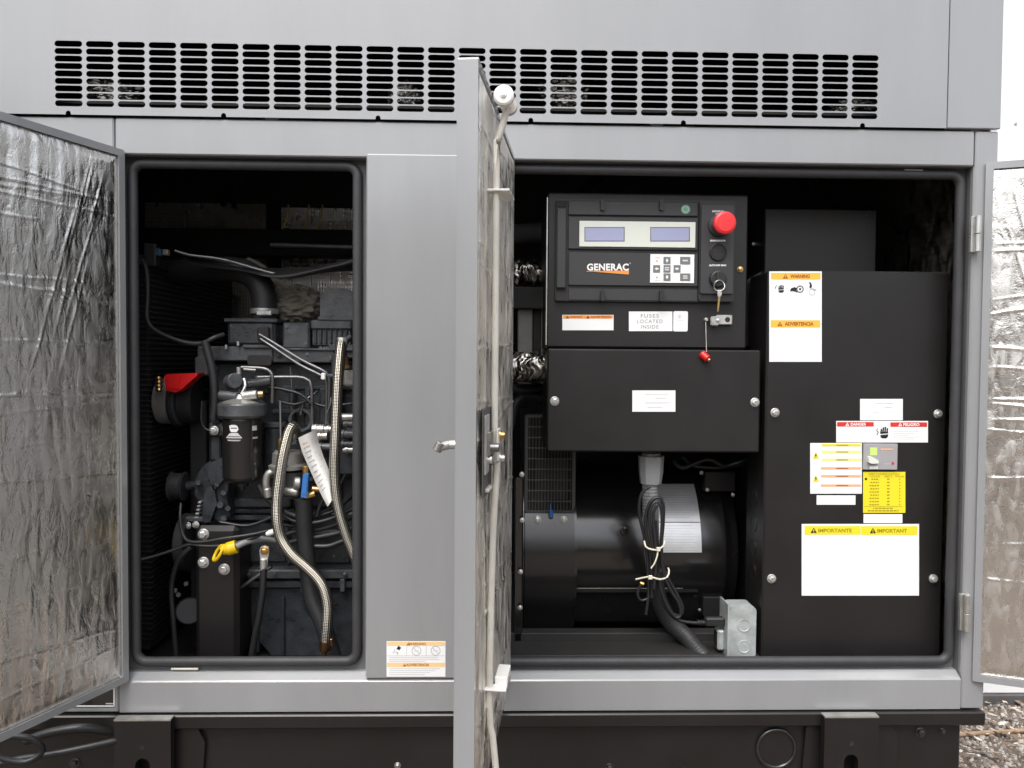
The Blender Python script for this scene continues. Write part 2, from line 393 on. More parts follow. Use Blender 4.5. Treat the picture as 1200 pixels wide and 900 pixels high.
        if any(u for u in s.uv):
            ul = me.uv_layers.new(name="UVMap"); li = 0
            for p, u in zip(me.polygons, s.uv):
                for k, q in enumerate(p.loop_indices):
                    if u: ul.data[q].uv = u[k]
        if normals:
            bm = bmesh.new(); bm.from_mesh(me); bmesh.ops.recalc_face_normals(bm, faces=bm.faces); bm.to_mesh(me); bm.free()
        me.update()
        o = bpy.data.objects.new(name, me); COL.objects.link(o)
        if parent is not None: o.parent = parent
        else: o.location = L
        return o

def tag(o, label=None, cat=None, group=None, kind=None):
    if label: o["label"] = label
    if cat: o["category"] = cat
    if group: o["group"] = group
    if kind: o["kind"] = kind
    return o
def thing(name, label, cat, loc, group=None):
    o = bpy.data.objects.new(name, None); COL.objects.link(o); o.location = loc; o.empty_display_size = 0.05
    return tag(o, label, cat, group)
def bolt(mb, x, y, Y, r_px, m=None, washer=None, hexh=0.6):        # hex bolt with washer, head towards the camera
    m = m or zinc; r = r_px * U(Y); c = A(x, y, Y)
    mb.lathe(c, (0, -1, 0), [(0, r), (r * 0.18, r), (r * 0.22, r * 0.92), (r * 0.22, 0)], washer or m, 20)
    mb.lathe(c, (0, -1, 0), [(r * 0.2, r * 0.68), (r * (0.2 + hexh), r * 0.66), (r * (0.28 + hexh), r * 0.5), (r * (0.28 + hexh), 0)], m, 6, smooth=False)
def warn(mb, x, y, h, Y, m, inner):                                 # warning triangle with exclamation mark
    mb.poly([(x - h * 0.6, y + h * 0.5), (x + h * 0.6, y + h * 0.5), (x, y - h * 0.55)], Y, m)
    mb.poly([(x - h * 0.09, y - h * 0.2), (x + h * 0.09, y - h * 0.2), (x + h * 0.05, y + h * 0.2), (x - h * 0.05, y + h * 0.2)], Y - 0.0003, inner)
    mb.rect(x - h * 0.07, y + h * 0.27, x + h * 0.07, y + h * 0.41, Y - 0.0003, inner)
def sticker(x0, y0, x1, y1, Y, m=None):
    mb = MB(); mb.px([(x0, y0), (x1, y0), (x1, y1), (x0, y1)], Y - 0.0006, 0.0005, m or white); return mb
# ================================================================== SETTING
mb = MB()
mb.add([(-60, -60, 0), (60, -60, 0), (60, 60, 0), (-60, 60, 0)], [(0, 1, 2, 3)], groundm)
tag(mb.build("ground", loc=(0, 0, 0)), "brown gravel and leaf litter", None, None, "structure")

# white building standing behind
mb = MB(); bw = thing("white_building", "white painted building wall with dark plinth behind the open right door", "building", (3.2, 1.75, 0))
mb.box(1.1, 6.0, 1.72, 4.5, 0.045, 4.2, wallw, 0.004); mb.build("wall", bw)
mb = MB(); mb.box(1.08, 6.02, 1.7, 4.52, 0.0, 0.044, plinth, 0.003); mb.build("plinth", bw)
mb = MB(); p = A(1190, 145, 1.72); mb.lathe(p, (0, -1, 0), [(0.0, 0.007), (0.006, 0.006), (0.006, 0)], greyink, 10); mb.build("screw", bw)

# bare wood behind the photographer: the foil linings and the glossy panels mirror it
mb = MB(); rnd = random.Random(21)
barkm = mat("bare_wood_bark", (0.13, 0.105, 0.085), 0.9, vary=0.3, vscale=2)
twigm = mat("twigs_and_dead_leaves", (0.17, 0.135, 0.10), 0.9, vary=0.35, vscale=0.6)
for k in range(190):
    a = R(rnd.uniform(82, 278)); rad = rnd.uniform(15, 25); hgt = rnd.uniform(5.6, 8.2) * (rad / 20)
    cx, cy = math.sin(a) * rad, math.cos(a) * rad - 1.8
    tw = rnd.uniform(0.06, 0.2); lean = Vector((rnd.uniform(-0.08, 0.08), rnd.uniform(-0.08, 0.08), 1))
    mb.tube([Vector((cx, cy, -0.05)), Vector((cx, cy, 0)) + lean * hgt * 0.5, Vector((cx, cy, 0)) + lean * hgt], tw, barkm, 6, step=1.0, rfun=lambda t, L: 1 - 0.85 * t)
    for j in range(7):
        t = rnd.uniform(0.25, 0.95); b0 = Vector((cx, cy, 0)) + lean * hgt * t; az = rnd.uniform(0, 6.28); ln = rnd.uniform(0.7, 2.0) * (1.1 - t * 0.6)
        tip = b0 + Vector((math.cos(az) * ln, math.sin(az) * ln, ln * rnd.uniform(0.4, 1.0)))
        mb.tube([b0, b0.lerp(tip, 0.5) + Vector((0, 0, 0.08)), tip], tw * 0.3, barkm, 4, step=0.7, rfun=lambda t, L: 1 - 0.8 * t)
        for q in range(16):
            c = b0.lerp(tip, rnd.uniform(0.3, 1.1)) + Vector([rnd.gauss(0, 0.28) for _ in range(3)]); r_ = rnd.uniform(0.05, 0.16)
            u1 = Vector([rnd.gauss(0, 1) for _ in range(3)]).normalized() * r_; v1 = Vector([rnd.gauss(0, 1) for _ in range(3)]).normalized() * r_
            mb.add([c - u1, c + v1, c + u1, c - v1], [(0, 1, 2, 3)], twigm)
    for q in range(60):
        c = Vector((cx + rnd.gauss(0, 1.2), cy + rnd.gauss(0, 1.2), abs(rnd.gauss(0, 1.1)))); r_ = rnd.uniform(0.1, 0.4)
        u1 = Vector([rnd.gauss(0, 1) for _ in range(3)]).normalized() * r_; v1 = Vector([rnd.gauss(0, 1) for _ in range(3)]).normalized() * r_
        mb.add([c - u1, c + v1, c + u1, c - v1], [(0, 1, 2, 3)], twigm)
tag(mb.build("woods", loc=(0, 0, 0), normals=False), "bare brown woods mirrored in the foil", None, None, "stuff")

def ztop(px, py): return A(px, py, 0).z
# heights of the housing
Z_SEAM = A(600, 143, 0).z; Z_HEAD0 = A(600, 187, 0).z; Z_SILLB = A(600, 833, 0).z; Z_SILLT = A(600, 797, 0).z
Z_BOT = Z_SILLB
XL, XR = -1.62, A(1150, 830, 0).x
X_SEAM_L = A(134, 160, 0).x; X_SEAM_R = A(1143, 175, 0).x; X_SEAM_U = A(1110, 80, 0).x
DEPTH = 1.12
Z_ROOF = A(600, -90, 0).z
enc = thing("generator_enclosure", "grey sheet metal generator enclosure with three open foil lined doors", "generator housing", (0, 0.5, Z_BOT))

# upper panel with its louvre of 27 x 9 slots, notched along its bottom edge
mb = MB()
yf, yb = -0.006, -0.0045
gx0, gx1 = A(64, 86, yf).x, A(1029, 101, yf).x
gz1, gz0 = A(546, 56, yf).z, A(546, 132, yf).z
NC, NR = 27, 9
sw = 32.3 / 36.5; pitch = (gx1 - gx0) / (NC - 1 + sw); cellx0 = gx0 - pitch * (1 - sw) / 2
sh = 0.81; pz = (gz1 - gz0) / (NR - 1 + sh); cellz0 = gz0 - pz * (1 - sh) / 2
gX1, gZ1 = cellx0 + NC * pitch, cellz0 + NR * pz
def slot_cell(cx0, cz0):
    cx, cz = cx0 + pitch / 2, cz0 + pz / 2; w, h = pitch * sw / 2, pz * sh / 2
    n = 5; inner = []
    for sx, a0 in ((1, -90), (-1, 90)):
        for i in range(n + 1):
            a = R(a0 + 180 * i / n); inner.append((cx + sx * (w - h) + h * math.cos(a), cz + h * math.sin(a)))
    hw, hh = pitch / 2, pz / 2; outer = []
    for (x, z) in inner:
        dx, dz = (x - cx), (z - cz)
        if abs(dz) >= h * 0.55: outer.append((cx + (math.copysign(hw, dx) if abs(abs(dx) - (w - h)) > 1e-6 and abs(dx) > w - h * 0.3 else dx), cz + math.copysign(hh, dz)))
        else: outer.append((cx + math.copysign(hw, dx), z))
    # the four cell corners replace the outer points nearest to them
    for sx in (1, -1):
        for sz in (1, -1):
            k = min(range(len(outer)), key=lambda i: (inner[i][0] - cx - sx * (w - 0.29 * h)) ** 2 + (inner[i][1] - cz - sz * 0.6 * h) ** 2)
            outer[k] = (cx + sx * hw, cz + sz * hh)
    N = len(inner); vs = [(x, yf, z) for x, z in outer] + [(x, yf, z) for x, z in inner] + [(x, yb, z) for x, z in inner]
    fs = []
    for i in range(N):
        j = (i + 1) % N; fs += [(i, j, N + j, N + i), (N + i, N + j, 2 * N + j, 2 * N + i)]
    return vs, fs
for c in range(NC):
    for r in range(NR):
        mb.add(*slot_cell(cellx0 + c * pitch, cellz0 + r * pz), paint)
Z_UP0 = A(555, 141.5, yf).z
ZN = Z_UP0 + 0.014
mb.box(XL, cellx0, yf, yb, ZN, Z_ROOF, paint); mb.box(gX1, X_SEAM_U - 0.002, yf, yb, ZN, Z_ROOF, paint)
mb.box(cellx0, gX1, yf, yb, gZ1, Z_ROOF, paint); mb.box(cellx0, gX1, yf, yb, ZN, cellz0, paint)
poly = [(XL, ZN), (XL, Z_UP0)]
for nx in (-102, 80, 262, 443, 622, 801, 1011):
    c = A(nx, 140, yf).x; rr = 0.0058
    poly += [(c - rr, Z_UP0)] + [(c - rr * math.cos(R(a)), Z_UP0 + 0.003 + rr * math.sin(R(a))) for a in range(0, 181, 30)] + [(c + rr, Z_UP0)]
poly += [(X_SEAM_U - 0.002, Z_UP0), (X_SEAM_U - 0.002, ZN)]
mb.prism(poly, yf, yb, paint)
mb.box(XL, X_SEAM_U - 0.002, yb, 0.012, Z_ROOF - 0.004, Z_ROOF, paint)
mb.build("upper_panel", enc)
mb = MB(); mb.box(X_SEAM_U + 0.0015, A(1173, 80, 0).x, yf, 0.01, Z_UP0, Z_ROOF, paint, 0.002); mb.build("corner_panel", enc)
XRT = A(1171, 150, 0).x
# body sheet behind the seams (dark joints), header, posts, sill
Zh1 = Z_UP0 - 0.0035
mb = MB(); mb.box(X_SEAM_L + 0.001, X_SEAM_R - 0.0015, 0.0, 0.03, Z_HEAD0, Zh1, paint, 0.003); mb.build("header_rail", enc)
mb = MB(); mb.box(XL, X_SEAM_L - 0.0015, 0.0, 0.03, Z_BOT, Zh1, paint, 0.003); mb.build("corner_post", enc)
mb = MB(); mb.box(X_SEAM_R + 0.001, XRT, 0.0, 0.03, Z_BOT, Zh1, paint, 0.003); mb.build("corner_post", enc)
mb = MB(); mb.box(A(429, 480, 0).x, A(600, 480, 0).x, -0.003, 0.03, A(515, 794.5, 0).z, A(515, 181.5, 0).z, paint, 0.003); mb.build("center_panel", enc)
mb = MB()
xs0, xs1 = X_SEAM_L + 0.001, X_SEAM_R - 0.0015
zt = A(600, 786, 0.022).z
prof = [(0.0, Z_BOT), (0.0, Z_SILLT - 0.003), (0.003, Z_SILLT), (0.022, zt), (0.05, zt), (0.05, Z_BOT)]
vs = [(x, y, z) for x in (xs0, xs1) for y, z in prof]; n = len(prof)
mb.add(vs, [tuple(range(n)), tuple(range(2 * n - 1, n - 1, -1))] + [(i, (i + 1) % n, n + (i + 1) % n, n + i) for i in range(n)], paint)
mb.build("sill_rail", enc)

# door openings: jamb ring and bulb gasket
def opening(ox0, oy0, ox1, oy1, ix0, iy0, ix1, iy1, Y):
    X0, X1, Z0, Z1 = span(ox0, oy0, ox1, oy1, Y); x0, x1, z0, z1 = span(ix0, iy0, ix1, iy1, Y)
    m = MB(); o = rrect(X0 - 0.03, X1 + 0.012, Z0 - 0.03, Z1 + 0.03, 0.002); i = rrect(x0 - 0.006, x1 + 0.006, z0 - 0.006, z1 + 0.006, 0.02)
    m.ring(o, i, Y, Y + 0.004, jambshade)
    jf = m.build("door_frame", enc)
    g = MB(); path = rrect(x0 - 0.009, x1 + 0.009, z0 - 0.009, z1 + 0.009, 0.026, 8)
    pts = [Vector((x, Y - 0.008, z)) for x, z in path]; pts.append(pts[0])
    P = []
    for a, b in zip(pts, pts[1:]):
        k = max(1, int((b - a).length / 0.03)); P += [a.lerp(b, j / k) for j in range(k)]
    P.append(P[0].copy())
    g.tube(P, 0.0115, rubber, 10, cap=False, raw=True)
    # clip-on flange that grips the sheet edge
    g.ring(rrect(x0 - 0.021, x1 + 0.021, z0 - 0.021, z1 + 0.021, 0.034, 8), rrect(x0 - 0.004, x1 + 0.004, z0 - 0.004, z1 + 0.004, 0.02, 8), Y - 0.004, Y - 0.0005, rubber)
    g.build("gasket", jf)
opening(152, 183, 428, 783, 164, 199, 415, 769, 0.035)
opening(575, 190, 1128, 783, 588, 207, 1112, 769, 0.035)
mb = MB(); mb.box(A(1126, 480, 0.03).x, X_SEAM_R - 0.0015, 0.012, 0.034, zt, Z_HEAD0, jambshade, 0.002)
mb.box(A(1140, 480, 0.0).x, X_SEAM_R - 0.0005, 0.004, 0.03, zt, Z_HEAD0, paint, 0.001); mb.build("jamb", enc)

# shell: roof, ends, back, floor
mb = MB(); mb.box(XL, XRT, 0.012, DEPTH + 0.03, Z_ROOF, Z_ROOF + 0.02, paint, 0.004); mb.build("roof", enc)
mb = MB(); mb.box(XRT - 0.003, XRT, 0.031, DEPTH + 0.03, Z_BOT, Z_ROOF - 0.001, paint); mb.build("end_panel", enc)
mb = MB(); mb.box(XL, XL + 0.003, 0.031, DEPTH + 0.03, Z_BOT, Z_ROOF - 0.001, paint); mb.build("end_panel", enc)
mb = MB(); mb.box(XL + 0.004, XRT - 0.004, DEPTH, DEPTH + 0.02, Z_BOT, Z_ROOF - 0.001, paint)
mb.box(XL + 0.005, XRT - 0.005, DEPTH - 0.03, DEPTH - 0.001, Z_BOT + 0.03, Z_ROOF - 0.003, dark); mb.build("back_panel", enc)  # near-black lining paints in the shade behind the machinery
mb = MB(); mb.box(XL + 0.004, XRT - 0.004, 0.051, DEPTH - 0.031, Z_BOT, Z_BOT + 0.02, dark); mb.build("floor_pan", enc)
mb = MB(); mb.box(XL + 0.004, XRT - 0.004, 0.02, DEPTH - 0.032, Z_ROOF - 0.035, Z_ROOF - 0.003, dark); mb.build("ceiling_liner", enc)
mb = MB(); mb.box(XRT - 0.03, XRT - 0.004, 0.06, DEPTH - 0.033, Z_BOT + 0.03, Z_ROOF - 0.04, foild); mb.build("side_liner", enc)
# roof deck between louvre chamber and machine space, with beams
zd = A(400, 192, 0.3).z + 0.05
mb = MB()
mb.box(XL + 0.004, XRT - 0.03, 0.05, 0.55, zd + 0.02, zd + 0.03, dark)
for bxp in (330, 760):
    p0, p1 = A(bxp, 200, 0.15), A(bxp - 90, 240, 0.9)
    mb.tube([Vector((p0.x, 0.06, zd)), Vector((p1.x, DEPTH - 0.04, zd - 0.0))], 0.022, dark, 4, raw=True)
mb.build("deck", enc)

# ------------------------------------------------------------------ doors
def wrinkle(seed, W, H, amp=1.0):
    rnd = random.Random(seed)
    creases = [(rnd.uniform(0.05, 0.95), rnd.uniform(-0.05, 0.06), rnd.uniform(0.5, 1.2), rnd.choice((-0.2, -0.2, -0.1, 0.1, 0.3)), rnd.uniform(0.9, 1.4)) for _ in range(18)]
    diag = [(0.04 + (0.97 - cv) * 0.62 + rnd.uniform(-0.05, 0.12), cv, -0.62 + rnd.uniform(-0.12, 0.12), rnd.uniform(0.05, 0.16)) for cv in (0.93, 0.9, 0.87, 0.84, 0.8, 0.76, 0.72, 0.68, 0.64)]
    creases += [(cv, sl, 1.3, -0.2, 1.5) for cv, sl in ((0.735, 0.03), (0.64, -0.02), (0.555, 0.015), (0.525, -0.03), (0.415, 0.04))]
    def h(u, v):
        x, z = u * W, v * H
        wx = x + 0.035 * noise.noise(Vector((x * 3, z * 2.2, seed))) + 0.012 * noise.noise(Vector((x * 9, z * 6, seed + 3)))
        n1 = noise.noise(Vector((wx * 26, z * 1.6, seed + 7)))
        n2 = noise.noise(Vector((wx * 60, z * 3.5, seed + 11)))
        n3 = noise.noise(Vector((x * 14, z * 12, seed + 17)))
        k = 0.5 + 0.9 * max(0.0, noise.noise(Vector((x * 4, z * 2.5, seed + 23))) + 0.25)
        vz = 0.28 + (1.1 if v < 0.5 else 0.8) * min(1, max(0, abs(v - 0.52) - 0.2) / 0.2)
        hz = 1 - 0.75 * max(0, 1 - x / 0.16)
        n4 = noise.noise(Vector((x * 34, z * 30, seed + 29)))
        d = (1 - abs(n1) * 2) * 0.0021 * k * vz * hz + (1 - abs(n2) * 2) * 0.0006 * k * hz + n3 * 0.0011 + n4 * 0.0007
        for cv, sl, sc, u0, ul in creases:
            if u0 <= u <= u0 + ul:
                q = (v - cv - sl * (u - 0.5) - 0.006 * noise.noise(Vector((u * 5, cv * 9, seed)))) * H / 0.0026
                if abs(q) < 4: d += 0.0017 * sc * math.exp(-q * q) * min(1, (u - u0) * 12) * (0.4 + abs(noise.noise(Vector((u * 11, cv * 31, seed)))) * 1.4)
        for cu, cv, sl, ln in diag:
            t = v - cv
            if abs(t) < ln:
                q = (u - cu - sl * t) * W / 0.0026
                if abs(q) < 4: d += 0.0021 * math.exp(-q * q) * (1 - abs(t) / ln)
        e = min(u, 1 - u) * W; f = min(v, 1 - v) * H; e = min(e, f)
        return (d * min(1, e / 0.015) + 0.004 * min(1, e / 0.02)) * amp
    return h
def door(hx, z0, z1, W, ang, side, seed, label, rim=0.016, amp=1.0, fm=None, up=0.0, T=0.040):
    M = Matrix.Translation((hx, -0.006, 0)) @ Matrix.Rotation(R(ang), 4, 'Z')
    if side < 0: M = M @ Matrix.Diagonal((-1, 1, 1, 1))
    m = MB(); m.M = M
    m.ring(rrect(0, W, z0, z1, 0.004, 3), rrect(rim, W - rim, z0 + rim, z1 - rim, 0.003, 3), -T + 0.002, 0.0, paint)
    m.box(0.0015, W - 0.0015, -T, -T + 0.002, z0 + 0.0015, z1 - 0.0015, paint)
    m.box(rim - 0.002, W - rim + 0.002, -0.02, -0.010, z0 + rim - 0.002, z1 - rim + 0.002, jambshade)
    d = m.build("door", enc); d["label"] = label
    f = MB(); f.M = M; hf = wrinkle(seed, W, z1 - z0, amp)
    a, b, c, e = rim + 0.001, W - rim - 0.001, z0 + rim + 0.001, z1 - rim - 0.001
    f.sheet(lambda u, v: (a + (b - a) * u, -0.006 + up * min(1, min(u, 1 - u) * W / 0.012) + hf(u, v), c + (e - c) * v), 220, 460, fm or foil)
    fo = f.build("foil_insulation", d, normals=False)
    return M, d, T, W
zt1, zb1 = A(149, 177, 0).z, A(153, 797, 0).z
zt3, zb3 = A(1150, 191, 0).z, A(1138, 797, 0).z
DZ1, DZ0 = (zt1 + zt3) / 2, (zb1 + zb3) / 2
print("door z", zt1, zt3, zb1, zb3)
WD = 0.585
ML, dl, T, W = door(A(150, 480, 0).x, zb1, zt1, WD, -112, 1, 3.7, "left door swung open past square with crumpled foil lining")
hm = A(601, 450, 0).x
MM, dm, T, W = door(hm, DZ0, DZ1, WD, -97.2, 1, 9.1, "middle door seen edge on with cream latch rod", 0.010, 1.35, foilr, 0.002, 0.034)
MR, dr, T, W = door(A(1146, 480, 0).x, zb3, zt3, WD, 158, -1, 15.3, "right door folded back with bright foil lining")

# latch gear on the middle door (local: x along the door, y inwards, z up)
def mloc(x, y, z): return MM @ Vector((x, y, z))
def zat(py, xl, yl=0.02):                                # height on the middle door that is seen at row py
    q = mloc(xl, yl, 0); lo, hi = -1.0, 4.0
    return A(580, py, q.y).z
xr = 0.475
zr = zat(117, xr)
mb = MB(); mb.M = MM
mb.tube([(xr, 0.034, zr - 0.012), (xr, 0.024, zr - 0.05), (xr, 0.017, zr - 0.075), (xr, 0.016, zr - 0.12), (xr, 0.016, zat(545, xr))], 0.006, cream, 8, step=0.03)
mb.tube([(xr + 0.012, 0.022, zat(540, xr)), (xr, 0.014, zat(640, xr)), (xr, 0.010, zat(825, xr)), (xr, 0.016, zat(862, xr)), (xr, 0.026, zat(925, xr))], 0.006, cream, 8, step=0.03)
mb.build("latch_rod", dm)
mb = MB(); mb.M = MM
mb.lathe((xr + 0.018, 0.030, zr), (1, 0, 0.0), [(-0.008, 0.0), (-0.008, 0.014), (-0.006, 0.017), (0.006, 0.017), (0.008, 0.014), (0.008, 0.006), (0.010, 0.005), (0.010, 0)], whitepl, 28)
mb.lathe((xr + 0.0285, 0.030, zr), (1, 0, 0.0), [(0, 0.003), (0.001, 0.003), (0.001, 0)], steel, 10)
mb.lathe((xr - 0.006, 0.036, zr - 0.010), (1, 0, 0.0), [(-0.006, 0.0), (-0.006, 0.014), (0.006, 0.014), (0.006, 0)], cream, 20)
mb.build("roller", dm)
for py, dd in ((224, 0.040), (806, 0.040)):
    mb = MB(); mb.M = MM; z = zat(py, xr)
    mb.box(xr - 0.012, xr + 0.012, -0.004, dd, z - 0.002, z + 0.002, whitepl, 0.001)
    mb.box(xr - 0.07, xr - 0.012, dd - 0.022, dd, z - (0.002 if py < 500 else 0.002), z + (0.002 if py < 500 else 0.014), whitepl, 0.001)
    mb.build("rod_guide", dm)
mb = MB(); mb.M = MM
xa = 0.5
mb.box(xa - 0.05, xa + 0.062, 0.0065, 0.008, zat(578, xa), zat(478, xa), plinth)
mb.box(xa + 0.005, xa + 0.05, 0.008, 0.011, zat(552, xa), zat(485, xa), zinc, 0.0005)
mb.box(xa - 0.02, xa + 0.03, 0.011, 0.015, zat(532, xa), zat(505, xa), steel, 0.001)
mb.cyl((xa + 0.02, 0.002, zat(523, xa)), (xa + 0.02, 0.03, zat(523, xa)), 0.0075, dulls, 14, 0.001)
mb.cyl((xa + 0.02, 0.002, zat(537, xa)), (xa + 0.02, 0.018, zat(537, xa)), 0.0065, zinc, 14, 0.001)
mb.box(xa - 0.03, xa + 0.002, 0.022, 0.026, zat(541, xa), zat(503, xa), cream, 0.001)
for py in (510, 537):
    z = zat(py, xa - 0.02)
    mb.lathe(mloc(0, 0, 0) * 0 + Vector((xa - 0.02, 0.026, z)), (0, 1, 0), [(0, 0.009), (0.002, 0.009), (0.002, 0.0065), (0.008, 0.0065), (0.009, 0.004), (0.009, 0)], brass if py < 520 else zinc, 10)
mb.box(xa - 0.03, xa + 0.03, -0.002, 0.014, zat(574, xa), zat(570, xa), cream, 0.001)
mb.build("latch", dm)
mb = MB(); mb.M = MM; zh = zat(522, 0.53)
T = 0.034
mb.cyl((0.53, -T - 0.001, zh), (0.53, -T - 0.019, zh), 0.0075, zinc, 16, 0.001)
mb.cyl((0.53, -T - 0.019, zh), (0.54, -T - 0.034, zh - 0.004), 0.0072, zinc, 14, 0.001)
mb.cyl((0.54, -T - 0.031, zh + 0.004), (0.54, -T - 0.038, zh - 0.010), 0.0075, steel, 14, 0.001)
mb.build("handle", dm)
# hinges of the right door
for y0, y1, px, m in ((253, 295, 1145.5, zinc), (697, 740, 1132.5, cast)):
    mb = MB(); a, b = A(px, y1, -0.018), A(px, y0, -0.018); mid = (a.z + b.z) / 2
    for z0, z1 in ((a.z, mid - 0.0008), (mid + 0.0008, b.z)):
        mb.cyl((a.x, -0.018, z0), (a.x, -0.018, z1), 0.007, m, 14, 0.0008)
    mb.box(a.x - 0.012, a.x + 0.010, -0.012, -0.002, a.z, b.z, m, 0.001)
    mb.build("hinge", dr)

# warning sticker on the centre panel, small placard low on the left post
Ys = -0.003
mb = sticker(453, 751.5, 522, 793, Ys)
y = Ys - 0.001
mb.rect(453.6, 752.2, 521.4, 756.6, y, paleamb); mb.rect(453.6, 776.6, 521.4, 781.6, y, paleamb)
warn(mb, 478.5, 754.6, 3.4, y - 0.0003, brownink, paleamb); mb.text("WARNING", 489, 754.5, 3.0, y - 0.0003, brownink, 0.02)
warn(mb, 474, 779.2, 3.4, y - 0.0003, brownink, paleamb); mb.text("ADVERTENCIA", 489.5, 779.1, 3.0, y - 0.0003, brownink, 0.02)
mb.rect(476.3, 757, 476.7, 768.5, y, greyink); mb.rect(499.3, 757, 499.7, 768.5, y, greyink); mb.rect(453.6, 768.3, 521.4, 768.7, y, greyink)
mb.poly([(464.5, 760.4), (467, 756.8), (470, 759), (468, 762)], y, blackink); mb.poly([(460.4, 765.6), (462.6, 760.8), (463.3, 761), (461.2, 766)], y, greyink); mb.poly([(463.5, 763.6), (466.6, 764.6), (466.2, 767.4), (465.3, 767.4), (465.4, 765.4), (463.4, 764.4)], y, greyink)
for cx in (488, 510.5):
    mb.circ(cx, 762.6, 5.6, 0.7, y, greyink)
    mb.poly([(cx - 4.0, 759.2), (cx - 3.6, 758.8), (cx + 4, 766), (cx + 3.6, 766.4)], y, greyink)
    mb.rect(cx - 3.2, 762.4, cx + 3.2, 763.2, y, ltgreyink)
for k in range(3):
    mb.rect(456, 770.0 + k * 2.2, 513 - k * 7 + (k % 2) * 9, 770.9 + k * 2.2, y, ltgreyink)
for k in range(4):
    mb.rect(456, 783.1 + k * 2.3, 516 - k * 6, 784.0 + k * 2.3, y, ltgreyink)
mb.build("warning_label", enc)
mb = sticker(60, 808, 137 - 2.5, 829, 0.0, blackgloss)
for x0, y0, x1, y1 in ((60, 826.6, 134.4, 828.2), (132.9, 806.8, 134.4, 828.2)): mb.rect(x0, y0, x1, y1, -0.001, whiteink)
mb.rect(124, 824, 133, 825.2, -0.001, ltgreyink)
mb.build("placard", enc)
for x0, y0, x1, y1 in ((200, 783.2, 232, 785.6), (1060, 198.5, 1082, 200.5)):
    mb = MB(); mb.bx(x0, y0, x1, y1, 0.02, 0.006, cream, 0.001); mb.build("drain_tab", enc)

# ================================================================== FUEL TANK BASE
tank = thing("fuel_tank_base", "black painted steel fuel tank base carrying the grey enclosure", "fuel tank", (0, 0.5, 0))
mb = MB(); zf1 = Z_BOT - 0.003; zf0 = A(900, 849, 0).z
mb.box(XL, XR + 0.004, -0.012, DEPTH + 0.03, zf0, zf1, basebl, 0.003); mb.build("flange", tank)
mb = MB(); mb.box(XL + 0.02, A(1123, 880, 0.02).x, 0.012, DEPTH, 0.0, zf0 - 0.002, basebl, 0.004); mb.build("tank", tank)
for x0, x1 in ((137, 203), (963, 1026)):
    mb = MB(); X0, X1 = A(x0, 870, -0.02).x, A(x1, 870, -0.02).x
    zt2 = Z_BOT - 0.0045; cx = (X0 + X1) / 2; zz0 = zt2 - 0.36
    hole = [(cx + 0.017 * math.cos(R(a)), zt2 - 0.105 + 0.017 * math.sin(R(a))) for a in range(0, 181, 15)]
    outl = [(X0, zz0), (X0, zt2), (X1, zt2), (X1, zz0), (cx + 0.017, zz0)] + hole + [(cx - 0.017, zz0)]
    mb.prism(outl, -0.034, -0.0125, basebl)
    mb.box(X0, X1, -0.0345, -0.012, zt2 - 0.0002, zt2 + 0.0035, cast)
    mb.lathe((cx + 0.0, -0.0342, zt2 - 0.062), (0, -1, 0), [(0, 0.006), (0.001, 0.006), (0.001, 0)], dark, 14)
    mb.build("lifting_bracket", tank)
mb = MB(); c = A(909, 876, 0.012)
mb.tube([c + Vector((0.046 * math.cos(R(a)), -0.004, 0.046 * math.sin(R(a)))) for a in range(0, 361, 8)], 0.0045, blackgloss, 8, raw=True, cap=False); mb.lathe(c, (0, -1, 0), [(0, 0.046), (0.003, 0.045), (0.003, 0)], basebl, 36); mb.build("round_cap", tank)
for x, y, r_, m in ((1078, 858, 6, blackgloss), (1104, 857, 4, blackgloss), (714, 899, 5, blackgloss), (466, 897, 4, steel), (88, 894, 6, blackgloss), (207, 859, 3, blackgloss)):
    mb = MB(); bolt(mb, x, y, 0.012, r_, m); mb.build("bolt", tank)
for pts in ([(1025, 846), (1040, 846), (1052, 860), (1052, 930), (1025, 930)], [(205, 846), (228, 846), (240, 870), (236, 930), (205, 930)], [(945, 852), (962, 846), (962, 930), (938, 930)]):
    mb = MB(); mb.px(pts, 0.0, 0.012, basebl); mb.build("gusset", tank)

# hoses hanging low on the left
tag(MB().tube([A(-40, 905, -0.08), A(20, 890, -0.07), A(70, 882, -0.06), A(135, 868, -0.03), A(150, 864, 0.0)], 0.008, cable, 12).build("drain_hose"), "glossy black drain hose lying along the tank, lower of two", "hose", "black hoses beside the base")
tag(MB().tube([A(30, 868, -0.05), A(60, 858, -0.05), A(100, 853, -0.04), A(140, 860, 0.0)], 0.010, cable, 12).build("drain_hose"), "glossy black drain hose under the left door, upper of two", "hose", "black hoses beside the base")
tag(MB().tube([A(10, 862, -0.12), A(38, 866, -0.11), A(50, 880, -0.1), A(30, 893, -0.11), A(0, 888, -0.12), A(-15, 875, -0.12)], 0.007, cable, 10).build("looped_cable"), "thin black cable loop below the left door bottom corner", "cable")

